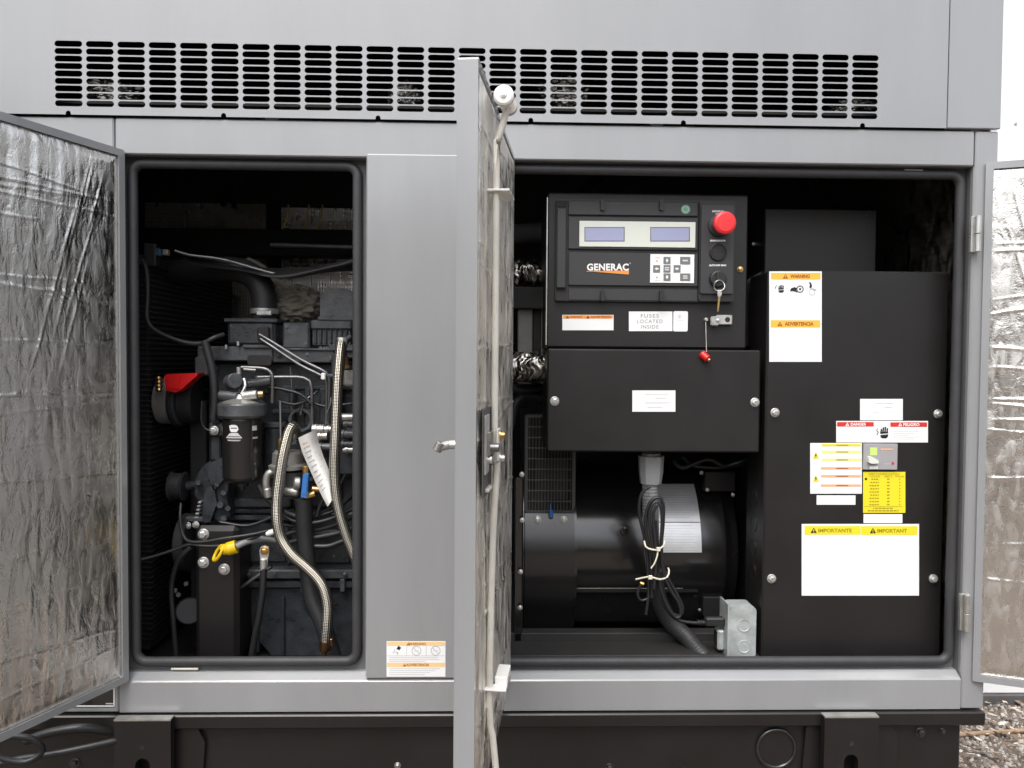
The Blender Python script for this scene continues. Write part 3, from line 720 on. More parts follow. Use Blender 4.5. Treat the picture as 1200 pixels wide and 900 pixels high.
# gravel, leaves and a stick by the right end
mb = MB(); rnd = random.Random(4)
peb = [mat("pebble_grey", (0.44, 0.42, 0.39), 0.8), mat("pebble_tan", (0.46, 0.40, 0.34), 0.8), mat("pebble_dark", (0.2, 0.175, 0.155), 0.85), mat("leaf_pale", (0.62, 0.57, 0.5), 0.8), mat("leaf_brown", (0.2, 0.135, 0.09), 0.85)]
for k in range(11000):
    x, y = rnd.uniform(1.12, 3.2), rnd.uniform(0.2, 1.7)
    r = rnd.choice((0.004, 0.006, 0.008, 0.011)); mm = rnd.choice(peb[:3])
    if rnd.random() < 0.22:
        mm = rnd.choice(peb[1:] + peb[4:]); a = rnd.uniform(0, 6.28); l_, w_ = rnd.uniform(0.008, 0.026), rnd.uniform(0.004, 0.011)
        dx, dy = Vector((math.cos(a), math.sin(a), rnd.uniform(-0.25, 0.25))), Vector((-math.sin(a), math.cos(a), rnd.uniform(-0.35, 0.35)))
        c = Vector((x, y, 0.012 + rnd.uniform(0, 0.015)))
        mb.add([c - dx * l_, c + dy * w_, c + dx * l_, c - dy * w_], [(0, 1, 2, 3)], mm)
    else:
        q = [Vector((x + r * math.cos(a) * rnd.uniform(0.7, 1.2), y + r * math.sin(a) * rnd.uniform(0.7, 1.2), 0.0)) for a in (0, 1.26, 2.5, 3.8, 5.0)]
        tp = [Vector((p.x * 0.6 + x * 0.4, p.y * 0.6 + y * 0.4, r * rnd.uniform(0.6, 1.0))) for p in q]
        mb.add(q + tp, [(i, (i + 1) % 5, 5 + (i + 1) % 5, 5 + i) for i in range(5)] + [(5, 6, 7, 8, 9)], mm)
tag(mb.build("gravel", loc=(0, 0, 0)), "loose gravel and dead leaves beside the base", None, None, "stuff")
def gp(px, py): # point of the ground seen there
    d = RIGHT * ((px - 600) / F_PX) + UP * ((450 - py) / F_PX) + FWD; t = (0.015 - CAM.z) / d.z; return CAM + d * t
tag(MB().tube([gp(1115, 862), gp(1150, 859), gp(1185, 857), gp(1240, 853)], 0.009, stickm, 7).build("stick"), "thin brown dead stick lying on the gravel", "stick")
# ================================================================== RIGHT COMPARTMENT
def on(parent_name): pass
# ---- control panel
YC = 0.10
c = A(758, 408, YC)
cp = thing("control_panel", "black generator control panel with two displays, keypad and red stop button", "control panel", (c.x, YC + 0.12, c.z))
mb = MB(); mb.bx(641, 227, 876, 408, YC, 0.24, black, 0.004); mb.build("housing", cp)
mb = MB(); mb.bx(640.2, 231, 641.4, 404, YC - 0.001, 0.012, cast, 0.0); mb.build("edge_line", cp)  # thin pale strip along the left edge of the housing
y1 = YC - 0.012
mb = MB(); X0, X1, Z0, Z1 = span(651, 234, 861, 353.5, y1)
mb.prism(rrect(X0, X1, Z0, Z1, 0.006, 4), y1, YC, plast2)
for a, b in ((236, 252.5), (254.5, 292.5), (296.5, 335), (338.5, 352.5)):
    mb.bx(666, a, 818, b, y1 - (0.006 if 250 < b < 340 else 0.002), 0.006, plast, 0.0015)
mb.bx(652, 243, 664, 338, y1 - 0.010, 0.010, plast, 0.003)
mb.bx(652, 235, 664.5, 242.4, y1 - 0.002, 0.002, dark, 0.0005); mb.bx(652, 338.6, 664.5, 352.5, y1 - 0.002, 0.002, dark, 0.0005)
mb.build("faceplate", cp)
for x in (706, 775):
    for ya, yb2 in ((234.5, 247), (340, 353)):
        mb = MB(); X0, X1, Z0, Z1 = span(x - 2.6, ya, x + 2.6, yb2, y1 - 0.006); mb.prism(rrect(X0, X1, Z0, Z1, 0.0045, 5), y1 - 0.013, y1, plast2); mb.build("clip", cp)
y2 = y1 - 0.0065
mb = MB(); mb.bx(679, 259.5, 815, 289.5, y2 - 0.002, 0.003, offwh, 0.0006); disp = mb.build("display", cp)
for x0, x1 in ((685.5, 731.5), (762.5, 808)):
    mb = MB(); mb.rect(x0 - 0.6, 266, x1 + 0.6, 283, y2 - 0.0024, lcdrim); mb.rect(x0 + 0.4, 267.2, x1 - 0.6, 282, y2 - 0.0028, lcd); mb.build("screen", disp)
mb = MB(); yy = y2 - 0.0008
mb.text("GENERAC", 712.3, 313.0, 8.4, yy, whiteink, 0.036, maxw=49, spacing=1.07)
mb.text("®", 738.4, 308.6, 1.6, yy, whiteink)
mb.poly([(687.5, 317.8), (737, 317.8), (737, 321.4), (735, 321.5)], yy, orange)
mb.poly([(687.5, 317.6), (737, 317.0), (737, 317.9), (687.5, 318.3)], yy - 0.0001, orange)
mb.build("logo", cp)
mb = MB(); mb.bx(762, 298, 813.5, 331.5, y2 - 0.0012, 0.0015, white, 0.0004); key = mb.build("keypad", cp); yk = y2 - 0.0018
def keybtn(x0, y0, x1, y1_, sym):
    m = MB(); m.bx(x0, y0, x1, y1_, yk - 0.0006, 0.0008, keygrey, 0.0003); cx, cy = (x0 + x1) / 2, (y0 + y1_) / 2; q = yk - 0.0009
    if sym == 'u': m.poly([(cx - 1.8, cy + 0.4), (cx, cy - 2.4), (cx + 1.8, cy + 0.4)], q, whiteink); m.rect(cx - 0.8, cy + 0.3, cx + 0.8, cy + 2.2, q, whiteink)
    if sym == 'd': m.poly([(cx - 1.8, cy - 0.4), (cx, cy + 2.4), (cx + 1.8, cy - 0.4)], q, whiteink); m.rect(cx - 0.8, cy - 2.2, cx + 0.8, cy - 0.3, q, whiteink)
    if sym == 'l': m.poly([(cx + 0.4, cy - 1.8), (cx - 2.4, cy), (cx + 0.4, cy + 1.8)], q, whiteink); m.rect(cx + 0.3, cy - 0.8, cx + 2.2, cy + 0.8, q, whiteink)
    if sym == 'r': m.poly([(cx - 0.4, cy - 1.8), (cx + 2.4, cy), (cx - 0.4, cy + 1.8)], q, whiteink); m.rect(cx - 2.2, cy - 0.8, cx - 0.3, cy + 0.8, q, whiteink)
    if sym == '-': m.rect(cx - 3, cy - 0.9, cx + 3, cy + 0.9, q, ltgreyink)
    if sym == '=': m.rect(cx - 2.6, cy - 1.9, cx + 2.6, cy - 0.5, q, ltgreyink); m.rect(cx - 2.6, cy + 0.5, cx + 2.6, cy + 1.9, q, ltgreyink)
    m.build("key", key)
for a in ((777.6, 301, 785.8, 309.2, 'u'), (765.4, 310.6, 773.6, 319.2, 'l'), (777.6, 310.6, 785.8, 319.2, '='), (789.4, 310.6, 797.6, 319.2, 'r'), (777.6, 320.4, 785.8, 329, 'd'), (797, 301, 809, 309.6, '-'), (797, 320.4, 809, 329, '=')): keybtn(*a)
mb = MB(); mb.disc(769.8, 305.6, 1.2, yk - 0.0003, peach); mb.build("lamp", key)
mb = MB(); mb.disc(769.8, 325, 1.2, yk - 0.0003, greyink); mb.build("lamp", key)
mb = MB(); mb.rect(767.2, 301.2, 773.2, 302, yk - 0.0003, ltgreyink); mb.build("caption", key)
mb = MB(); mb.rect(767.2, 328, 773.2, 328.8, yk - 0.0003, ltgreyink); mb.build("caption", key)
# switch column
mb = MB(); ys = y1 - 0.014
X0, X1, Z0, Z1 = span(819.5, 235, 861, 353, ys + 0.004); mb.prism(rrect(X0, X1, Z0, Z1, 0.007, 4), ys + 0.006, y1 + 0.002, plast2)
X0, X1, Z0, Z1 = span(821.5, 240.5, 859.5, 344, ys); mb.prism(rrect(X0, X1, Z0, Z1, 0.004, 4), ys, ys + 0.007, plast)
yq = ys - 0.0006
mb.text("EMERGENCY", 841.5, 247.6, 2.1, yq, whiteink, 0.02, maxw=13.5); mb.text("STOP", 841.5, 250.6, 2.1, yq, whiteink, 0.02, maxw=6)
mb.rect(832, 281.0, 850.5, 283.1, yq, greyink)
for x in (832.4, 835.4, 838.2, 841.2, 844.2, 847.2): mb.rect(x, 281.0, x + 2.2, 283.1, yq - 0.0002, ltgreyink)
for t, x in (("AUTO", 834.7), ("OFF", 841.5), ("MAN", 847.9)): mb.text(t, x, 310.9, 2.2, yq, whiteink, 0.05)
swc = mb.build("switch_column", cp)
c = A(842.5, 264.5, ys); r = 12.6 * U(ys)
mb = MB(); mb.lathe(c, (0, -1, 0), [(0, r * 1.02), (0.004, r * 1.0), (0.006, r * 0.66)], plast2, 30)
mb.lathe(c, Vector((0.06, -1, 0)), [(0.004, r * 0.62), (0.028, r * 0.62), (0.031, r * 1.0), (0.040, r * 1.05), (0.044, r * 1.0), (0.0465, r * 0.8), (0.047, 0)], redbut, 36)
mb.build("stop_button", swc)
c = A(841.3, 295.6, ys); r = 10.2 * U(ys)
mb = MB(); mb.lathe(c, (0, -1, 0), [(0, r), (0.004, r), (0.0055, r * 0.92), (0.0055, r * 0.86), (0.003, r * 0.8), (0.003, 0)], plast2, 30)
for dx, dy in ((0.2, -5.5), (5.2, 0.2), (-4.6, 0.6)): mb.disc(841.3 + dx, 295.6 + dy, 1.3, ys - 0.0034, dark)
mb.circ(841.3, 295.6, 7, 0.6, ys - 0.0034, dark); mb.build("sounder", swc)
c = A(840.8, 327, ys)
mb = MB(); mb.lathe(c, (0, -1, 0), [(0, r), (0.006, r * 0.97), (0.009, r * 0.9), (0.010, r * 0.8), (0.010, 0)], plast2, 30)
a, b = A(840.8, 319, ys - 0.01), A(840.8, 331, ys - 0.01); mb.box(a.x - 0.0022, a.x + 0.0022, ys - 0.016, ys - 0.009, b.z, a.z, plast, 0.001); mb.build("key_switch", swc)
mb = MB(); c = A(867.3, 315.6, YC); mb.lathe(c, (0, -1, 0), [(0, 0.0075), (0.002, 0.0075), (0.002, 0.006), (0.007, 0.005), (0.008, 0.003), (0.008, 0)], brass, 16); mb.build("screw", cp)
mb = MB(); mb.disc(803.5, 245.4, 5.4, y1 - 0.0068, green, 24); mb.circ(803.5, 245.4, 3.6, 0.6, y1 - 0.0072, ltgreyink); mb.build("inspection_seal", cp)
# stickers on the lower part
mb = sticker(659, 369, 719, 387, YC); q = YC - 0.001
mb.rect(659.8, 369.4, 718.2, 373.4, q, orange); warn(mb, 665, 371.5, 3.2, q - 0.0003, blackink, orange); mb.text("WARNING", 675, 371.4, 2.3, q - 0.0003, brownink, 0.02, maxw=14)
warn(mb, 689, 371.5, 3.2, q - 0.0003, blackink, orange); mb.text("ADVERTENCIA", 704, 371.4, 2.3, q - 0.0003, brownink, 0.02, maxw=24)
mb.build("warning_label", cp)
mb = sticker(737, 365, 788, 388, YC); q = YC - 0.001
for t, y, w in (("FUSES", 370.2, 21), ("LOCATED", 376.6, 30), ("INSIDE", 383.0, 20.5)): mb.text(t, 761.5, y, 4.2, q, inkmid, 0.0, maxw=w, spacing=1.2)
mb.build("fuse_label", cp)
mb = MB(); X0, X1, Z0, Z1 = span(789, 364.6, 806, 388.4, YC - 0.0008); mb.prism(rrect(X0, X1, Z0, Z1, 0.004, 4), YC - 0.0008, YC, white)
mb.circ(796.5, 371, 2.6, 0.5, YC - 0.0012, ltgreyink, 16); mb.disc(796.5, 371, 1.0, YC - 0.0012, greyink, 10); mb.rect(793, 375, 801, 375.6, YC - 0.0012, ltgreyink); mb.build("small_label", cp)
# hasp
mb = MB(); mb.bx(840, 369, 858.5, 380.5, YC - 0.012, 0.010, zinc, 0.002); mb.bx(833, 370.5, 843, 382, YC - 0.016, 0.008, zinc, 0.003)
mb.lathe(A(852.5, 374.6, YC - 0.012), (0, -1, 0), [(0.0002, 0.0065), (0.0006, 0.0065), (0.0006, 0)], dark, 16)
mb.lathe(A(841, 375.5, YC - 0.016), (0, -1, 0), [(0, 0.004), (0.004, 0.004), (0.005, 0.002), (0.005, 0)], zinc, 12)
mb.build("hasp", cp)
# ring of keys hanging from the switch
k = thing("key_ring", "steel key ring with a small brass key hanging from the key switch", "key ring", A(843, 365, ys - 0.014))
yr = ys - 0.014; c = A(843, 334.6, yr); rr = 6.3 * U(yr)
mb = MB(); P = [c + Vector((math.cos(R(a)) * rr, 0.003 * math.sin(R(2 * a)), math.sin(R(a)) * rr)) for a in range(0, 361, 12)]; mb.tube(P, 0.0011, zinc, 6, raw=True); mb.build("ring", k)
mb = MB(); mb.px([(841.6, 339.5), (845.4, 339.5), (846, 344.5), (844.6, 347.5), (841.4, 347.5), (840.8, 343)], yr - 0.0008, 0.0016, zinc)
mb.px([(841.8, 347.4), (844.2, 347.4), (843, 358), (842.0, 365), (840.6, 365), (841, 356)], yr - 0.0008, 0.0014, brass); mb.build("key", k)
# red tag on its little chain
t = thing("red_tag", "small red plastic plug hanging on a bead chain from the control panel", "tag", A(826, 425, YC - 0.03))
mb = MB(); c = A(827, 375, YC); mb.lathe(c, (0, -1, 0), [(0, 0.006), (0.008, 0.005), (0.010, 0.003), (0.010, 0)], cast, 14)
for i in range(44):
    p = A(827 + 0.9 * i / 43, 378 + 34 * i / 43, YC - 0.010 - 0.016 * i / 43)
    mb.lathe(p - Vector((0, 0, 0.0011)), (0, 0, 1), [(0, 0), (0.0003, 0.0009), (0.0011, 0.0012), (0.0019, 0.0009), (0.0022, 0)], cast, 6)
mb.build("chain", t)
mb = MB(); a = A(823.2, 415.5, YC - 0.03); b = A(829.6, 421, YC - 0.036)
mb.cyl(a + Vector((-0.002, 0.004, 0.003)), b, 0.0098, redpl, 16, 0.002); mb.cyl(b, b + (b - a).normalized() * 0.006, 0.006, copper, 12, 0.001); mb.build("plug", t)

# ---- junction box below
YJ = 0.075; c = A(766, 530, YJ)
jb = thing("junction_box", "wide black junction box with two bolts under the control panel", "electrical box", (c.x, YJ + 0.1, c.z))
mb = MB(); X0, X1, Z0, Z1 = span(641, 409.5, 891, 530, YJ)
mb.box(X0 + 0.004, X1 - 0.004, YJ + 0.006, YJ + 0.24, Z0 + 0.004, Z1 - 0.004, black, 0.003); mb.build("housing", jb)
mb = MB(); mb.box(X0, X1, YJ, YJ + 0.02, Z0, Z1, black, 0.004); mb.build("cover", jb)
for x, y in ((650, 470), (884.5, 471.5)):
    mb = MB(); bolt(mb, x, y, YJ, 5.4); mb.build("bolt", jb)
mb = sticker(741, 457.5, 791.5, 482.5, YJ); q = YJ - 0.001
for a, b, y in ((756, 783, 461.5), (768, 780, 466.5), (756, 786, 471.5), (759, 776, 477)): mb.rect(a, y, b, y + 0.9, q, ltgreyink)
mb.build("label", jb)

# ---- electrical cabinet
YE = 0.075; c = A(1000, 770, YE)
ec = thing("electrical_cabinet", "tall black cabinet covered in warning stickers at the right of the opening", "electrical cabinet", (c.x, YE + 0.2, c.z))
mb = MB(); X0, X1, Z0, Z1 = span(896, 317.5, 1107.5, 775, YE)
mb.box(X0 + 0.003, X1 - 0.003, YE + 0.016, YE + 0.14, Z0, Z1 - 0.003, black, 0.003)
for py in (582, 612, 640, 668):
    p = A(884, py, YE + 0.09); mb.lathe(Vector((X0 + 0.003, YE + 0.08, p.z)), (-1, 0, 0), [(0, 0.022), (0.0012, 0.022), (0.0012, 0.019), (0.0004, 0.018), (0.0004, 0)], black, 24)
mb.build("body", ec)
mb = MB(); mb.box(X0, X1, YE, YE + 0.018, Z0, Z1, black, 0.004); mb.build("door", ec)
for x, y in ((908, 483.5), (1099, 485), (904, 678), (1093.5, 678)):
    mb = MB(); bolt(mb, x, y, YE, 5.4); mb.build("bolt", ec)
q = YE - 0.001; q2 = q - 0.0003; q3 = q - 0.0006
def stripes(mb, rows):
    for x0, x1, y0, y1_, m in rows: mb.rect(x0, y0, x1, y1_, q2, m)
def hand(mb, x, y, h, Y, m):                         # hand pictogram with a severing flash
    for i, (dx, ln) in enumerate(((-0.30, 0.28), (-0.12, 0.42), (0.06, 0.46), (0.24, 0.36))):
        mb.poly([(x + (dx - 0.07) * h, y), (x + (dx + 0.07) * h, y), (x + (dx + 0.10) * h, y - ln * h), (x + (dx - 0.02) * h, y - (ln + 0.03) * h)], Y, m)
    mb.poly([(x - 0.38 * h, y - 0.02 * h), (x + 0.32 * h, y - 0.02 * h), (x + 0.36 * h, y + 0.10 * h), (x - 0.36 * h, y + 0.16 * h)], Y, m)
    mb.poly([(x - 0.36 * h, y + 0.26 * h), (x + 0.36 * h, y + 0.20 * h), (x + 0.30 * h, y + 0.44 * h), (x + 0.16 * h, y + 0.56 * h), (x - 0.18 * h, y + 0.56 * h), (x - 0.34 * h, y + 0.44 * h)], Y, m)
mb = sticker(901.5, 318, 963, 424, YE)
mb.rect(903.5, 319.8, 961.6, 327.4, q, amber); mb.rect(903.2, 375.2, 961.2, 383.6, q, amber)
warn(mb, 920.5, 323.8, 5.4, q2, brownink, amber); mb.text("WARNING", 937.5, 323.7, 4.4, q2, brownink, 0.05, maxw=23)
warn(mb, 914, 379.6, 5.4, q2, brownink, amber); mb.text("ADVERTENCIA", 936.5, 379.5, 4.4, q2, brownink, 0.05, maxw=34)
hand(mb, 915.5, 338, 9, q2, blackink); mb.poly([(908.2, 338), (909.6, 334), (910.2, 334.2), (909, 338.4)], q2, blackink)
mb.poly([(925.5, 341.5), (927, 338), (931, 336.4), (933.5, 337.4), (933.2, 340), (934.5, 343), (932, 341.6), (929, 341)], q2, blackink); mb.circ(937.6, 338.8, 4.2, 1.0, q2, blackink); mb.disc(937.6, 338.8, 1.3, q2, blackink)
mb.poly([(947.5, 330.5), (950.5, 331.2), (951.6, 335), (950.6, 338.6), (948.6, 336.6), (949.2, 333)], q2, blackink); mb.circ(951.5, 342.5, 3.6, 0.6, q2, greyink); mb.poly([(952, 337.5), (957, 339.4), (956.4, 341), (952, 339.4)], q2, greyink)
mb.build("hazard_label", ec)
mb = sticker(1008, 467.5, 1058, 492.5, YE); stripes(mb, [(1026, 1047, 472, 472.6, ltgreyink), (1036, 1046, 477, 477.6, ltgreyink), (1022, 1032, 482.5, 483, ltgreyink), (1041, 1047, 482.5, 483, ltgreyink)]); mb.build("label", ec)
mb = sticker(980, 493.3, 1087.5, 518.5, YE)
mb.rect(981, 494.6, 1024, 499.8, q, redink); mb.rect(1043.5, 494.9, 1086.4, 500.2, q, redink)
warn(mb, 993, 497.2, 4.0, q2, whiteink, redink); mb.text("DANGER", 1006, 497.2, 3.5, q2, whiteink, 0.03, maxw=18); warn(mb, 1055, 497.5, 4.0, q2, whiteink, redink); mb.text("PELIGRO", 1068, 497.5, 3.5, q2, whiteink, 0.03, maxw=19)
hand(mb, 1036.4, 506.4, 13, q2, blackink); mb.tube([A(1028.6, 502, q2), A(1027.2, 504.6, q2), A(1029.6, 506, q2), A(1027.6, 508.6, q2), A(1028.6, 509.4, q2)], 0.0007, blackink, 4)
for i in range(5): mb.rect(1046, 505.5 + i * 2.2, 1077 - (i % 3) * 6, 506.0 + i * 2.2, q, ltgreyink)
mb.build("danger_label", ec)
mb = sticker(949.5, 519.2, 1010, 578.5, YE)
for yA, m in ((520.2, yellow), (528.2, paleyel), (537.4, paleyel)): mb.rect(963, yA, 1009, yA + 2.8, q, m); mb.rect(980, yA + 0.9, 994, yA + 2.0, q2, oliveink)
for yA in (547.4, 556.6, 567.6): mb.rect(962, yA, 1009, yA + 2.8, q, peach); mb.rect(980, yA + 0.9, 994, yA + 2.0, q2, brownink)
for yA in (533.5, 560.5):
    mb.poly([(952.4, yA + 4), (959.8, yA + 4), (956.1, yA - 4.2)], q, yellow); mb.poly([(955.6, yA - 1.6), (957, yA - 1.8), (956.4, yA + 0.2), (957.4, yA + 0.2), (955.4, yA + 3.2), (955.9, yA + 0.8), (955, yA + 0.8)], q2, blackink)
mb.build("multilingual_label", ec)
mb = MB(); mb.bx(1012, 520, 1052, 550.5, YE - 0.006, 0.006, breakerm, 0.001); mb.rect(1019.5, 524.3, 1028, 533.5, YE - 0.0066, limeg); mb.rect(1032, 525.6, 1046.5, 527.4, YE - 0.0066, peach); mb.disc(1046.4, 543, 1.7, YE - 0.0066, redink, 12); mb.rect(1019, 546, 1029, 549.6, YE - 0.0066, whiteink); mb.rect(1036, 543.4, 1044, 544, YE - 0.0066, ltgreyink)
brk = mb.build("circuit_breaker", ec)
mb = MB(); mb.px([(1018.4, 542), (1018.6, 536), (1021, 534.8), (1029.6, 539.6), (1030, 543), (1022, 543.6)], YE - 0.016, 0.011, offwh); mb.build("toggle", brk)
mb = sticker(1011.5, 553, 1061, 601, YE, yellow)
mb.text("UNIT CONFIGURATION", 1036, 555.7, 2.3, q, oliveink, 0.0, maxw=36)
for t, x, w in (("VOLTAGE", 1025, 12.5), ("HERTZ", 1041, 10), ("PHASE", 1054.5, 10)): mb.text(t, x, 558.4, 2.0, q, oliveink, 0.0, maxw=w)
mb.disc(1014.8, 561.3, 1.5, q, blackink, 12)
for i in range(9):
    y = 561.6 + i * 3.72; w = (9, 10, 11, 10, 11, 10, 11, 11, 11)[i]
    mb.rect(1030 - w, y - 0.7, 1030, y + 0.6, q, oliveink); mb.rect(1039.5, y - 0.8, 1042.4, y + 0.6, q, oliveink); mb.rect(1053.8, y - 0.7, 1055, y + 0.6, q, oliveink)
    for k in range(3): mb.rect(1030 - w + 2.2 + k * 2.9, y - 0.75, 1030 - w + 3.0 + k * 2.9, y + 0.65, q2, yellow)
mb.rect(1012.5, 593.3, 1058, 593.7, q, oliveink); mb.rect(1023, 595.0, 1047, 596.2, q, oliveink); mb.rect(1017, 597.8, 1053, 599.2, q, oliveink)
for k in range(8): mb.rect(1020 + k * 4.4, 594.8, 1020.8 + k * 4.4, 599.4, q2, yellow)
mb.build("configuration_label", ec)
mb = sticker(957, 580.5, 1002.5, 591.5, YE); mb.build("blank_label", ec)
mb = sticker(1012, 602.5, 1057.5, 613.0, YE); mb.build("blank_label", ec)
mb = sticker(939.5, 614, 1077, 698, YE)
mb.rect(943, 616.4, 1008.6, 626.6, q, yellow); mb.rect(1009.2, 616.6, 1075, 627, q, yellow)
warn(mb, 953.6, 621.6, 6.2, q2, blackink, yellow); mb.text("IMPORTANTE", 978.5, 621.7, 4.6, q2, oliveink, 0.035, maxw=39.5)
warn(mb, 1023, 621.9, 6.2, q2, blackink, yellow); mb.text("IMPORTANT", 1045.5, 622.0, 4.6, q2, oliveink, 0.035, maxw=35)
mb.rect(1074, 695.4, 1076, 695.9, q, ltgreyink); mb.build("notice_label", ec)

# ---- tall black cabinet behind
c = A(962, 318, 0.34); rc = thing("rear_cabinet", "plain black metal cabinet standing behind the stickered cabinet", "cabinet", (c.x, 0.44, Z_BOT + 0.02))
mb = MB(); X0, X1, Z0, Z1 = span(896, 245, 1027, 330, YE + 0.15); mb.box(X0, X1, YE + 0.15, YE + 0.5, Z_BOT + 0.03, Z1, black, 0.003); mb.build("body", rc)
mb = MB(); bolt(mb, 1016, 253, YE + 0.15, 2.0, plast); mb.build("bolt", rc)
c = A(884, 400, 0.3); ab = thing("relay_box", "black box with sloping top between control panel and stickered cabinet", "electrical box", (c.x, 0.34, c.z))
mb = MB(); mb.px([(868, 333), (903, 312), (903, 405), (868, 405)], 0.24, 0.12, black); mb.px([(866, 334), (904, 311), (904, 315), (866, 338)], 0.238, 0.13, black); mb.build("housing", ab)
mb = MB(); bolt(mb, 883, 286, 0.3, 2); mb.build("screw", ab)

# ---- alternator
YA = 0.555; c = A(760, 632, YA); Ra = 0.25
al = thing("alternator", "large black alternator drum with curved data plate and vent screen", "alternator", (c.x, YA, Z_BOT + 0.02))
xa0, xa1 = A(668, 645, YA - Ra).x, A(868, 645, YA - Ra).x
mb = MB(); mb.lathe((xa0 - 0.02, YA, c.z), (1, 0, 0), [(0, 0), (0, Ra), (xa1 - xa0 - 0.02, Ra), (xa1 - xa0, Ra - 0.015), (xa1 - xa0 + 0.02, Ra - 0.02), (xa1 - xa0 + 0.02, 0)], blackgloss, 96)
zb = c.z - Ra; mb.box(xa0 - 0.02, xa1 + 0.02, YA - 0.15, YA + 0.17, Z_BOT + 0.075, zb + 0.07, black, 0.004); mb.build("drum", al)
mb = MB(); z = A(740, 689.5, YA - 0.235).z; mb.box(xa0, A(818, 690, YA - 0.235).x, YA - 0.235, YA - 0.15, z - 0.012, z + 0.001, black, 0.001)
mb.box(xa0, A(800, 690, YA - 0.235).x, YA - 0.237, YA - 0.2355, z - 0.0005, z + 0.0016, cast, 0.0); mb.build("foot_rail", al)
mb = MB(); X0 = A(770, 610, YA - Ra).x; X1 = A(823, 610, YA - Ra).x
def plate(x0, x1, a0, a1, m, rad):
    k = 14; vs = []
    for i in range(k + 1):
        a = R(a0 + (a1 - a0) * i / k); y, zz = YA - rad * math.cos(a), c.z + rad * math.sin(a); vs += [(x0, y, zz), (x1, y, zz)]
    mb.add(vs, [(2 * i, 2 * i + 1, 2 * i + 3, 2 * i + 2) for i in range(k)], m, True)
def ang(py):
    best = min(range(-80, 80), key=lambda a: abs(A(796, py, YA - Ra * math.cos(R(a))).z - (c.z + Ra * math.sin(R(a))))); return best
a_t, a_b, a_m = ang(568), ang(648), ang(612)
plate(X0, X1, a_b, a_t, platem, Ra + 0.0012); plate(X0 + 0.002, X1 - 0.001, a_m - 0.3, a_m + 0.25, blackink, Ra + 0.0018)
for i in range(26):
    a = a_b + 1.2 + (a_t - a_b - 2) * i / 26
    if abs(a - a_m) > 1: plate(X0 + 0.006, X1 - 0.008 - (i * 7 % 5) * 0.005, a - 0.14, a + 0.14, plateink if i % 3 else ltgreyink, Ra + 0.0018)
mb.build("data_plate", al)
mb = MB(); p = A(733, 621, YA - Ra); mb.lathe((p.x, YA - Ra * 0.98, p.z), (0, -1, 0), [(0, 0.014), (0.008, 0.014), (0.009, 0.008), (0.016, 0.008), (0.016, 0)], blackgloss, 8, smooth=False); mb.build("plug", al)
# bell housing: vent screen above, cover band below
Rb = Ra + 0.035; Yb = YA
bx0, bx1 = A(617, 620, Yb - Rb).x, A(673, 620, Yb - Rb).x
mb = MB()
def band(x0, x1, a0, a1, rad, m, k=20, th=0.004):
    def arc(r_): return [(x, Yb - r_ * math.cos(R(a0 + (a1 - a0) * i / k)), c.z + r_ * math.sin(R(a0 + (a1 - a0) * i / k))) for i in range(k + 1) for x in (x0, x1)]
    o_, i_ = arc(rad), arc(rad - th); q4 = [(2 * i, 2 * i + 1, 2 * i + 3, 2 * i + 2) for i in range(k)]
    mb.add(o_, q4, m, True); mb.add(i_, q4, m, True); n = 2 * (k + 1)
    mb.add(o_ + i_, [(2 * i, 2 * i + 2, n + 2 * i + 2, n + 2 * i) for i in range(k)] + [(2 * i + 1, n + 2 * i + 1, n + 2 * i + 3, 2 * i + 3) for i in range(k)] + [(0, n, n + 1, 1), (2 * k, 2 * k + 1, n + 2 * k + 1, n + 2 * k)], m, False)
def angb(py):
    return min(range(-88, 88), key=lambda a: abs(A(645, py, Yb - Rb * math.cos(R(a))).z - (c.z + Rb * math.sin(R(a)))))
aT, aM, aB = angb(489), angb(602), angb(748)
print("band angles", aT, aM, aB)
band(bx0 - 0.004, bx1 + 0.002, -75, aM, Rb + 0.006, blacksemi, 40); mb.build("cover_band", al)
YV = Yb - (Rb + 0.006) * math.cos(R(aM)) + 0.01
X0, X1, Z0, Z1 = span(617, 488, 672.5, 600, YV)
mb = MB()
for i in range(10):
    z = Z0 + (Z1 - Z0) * i / 9.0; w = 0.0016 if i % 9 else 0.004; mb.box(X0, X1, YV, YV + 0.004, z - w, z + w, screenm, 0.0006)
for i in range(16):
    x = X0 + (X1 - X0) * i / 15.0; w = 0.004 if i in (0, 15) else 0.0008; mb.box(x - w, x + w, YV + 0.001, YV + 0.005, Z0, Z1, screenm)
mb.build("vent_screen", al)
mb = MB(); mb.box(X0 - 0.006, X1 + 0.006, YV + 0.06, YV + 0.3, Z0 - 0.01, Z1 + 0.004, dark); mb.box(X0 + 0.03, X1 - 0.01, YV + 0.04, YV + 0.05, Z0, Z0 + 0.14, boxg); mb.box(X0 - 0.006, X0 - 0.001, YV + 0.004, YV + 0.06, Z0, Z1 + 0.004, black); mb.box(X1 + 0.001, X1 + 0.006, YV + 0.004, YV + 0.06, Z0, Z1 + 0.004, black); mb.build("vent_box", al)
mb = MB(); mb.lathe((bx0 - 0.006, YA, c.z), (1, 0, 0), [(0, 0), (0, Rb - 0.02), (bx1 - bx0, Rb - 0.02), (bx1 - bx0, 0)], dark, 48)
mb.lathe((bx1 + 0.001, YA, c.z), (1, 0, 0), [(0, 0), (0, Rb + 0.003), (0.008, Rb + 0.003), (0.008, 0)], blackgloss, 64)
mb.lathe((bx0 - 0.014, YA, c.z), (1, 0, 0), [(0, 0), (0, Rb + 0.003), (0.008, Rb + 0.003), (0.008, 0)], blackgloss, 64); mb.build("bell_housing", al)
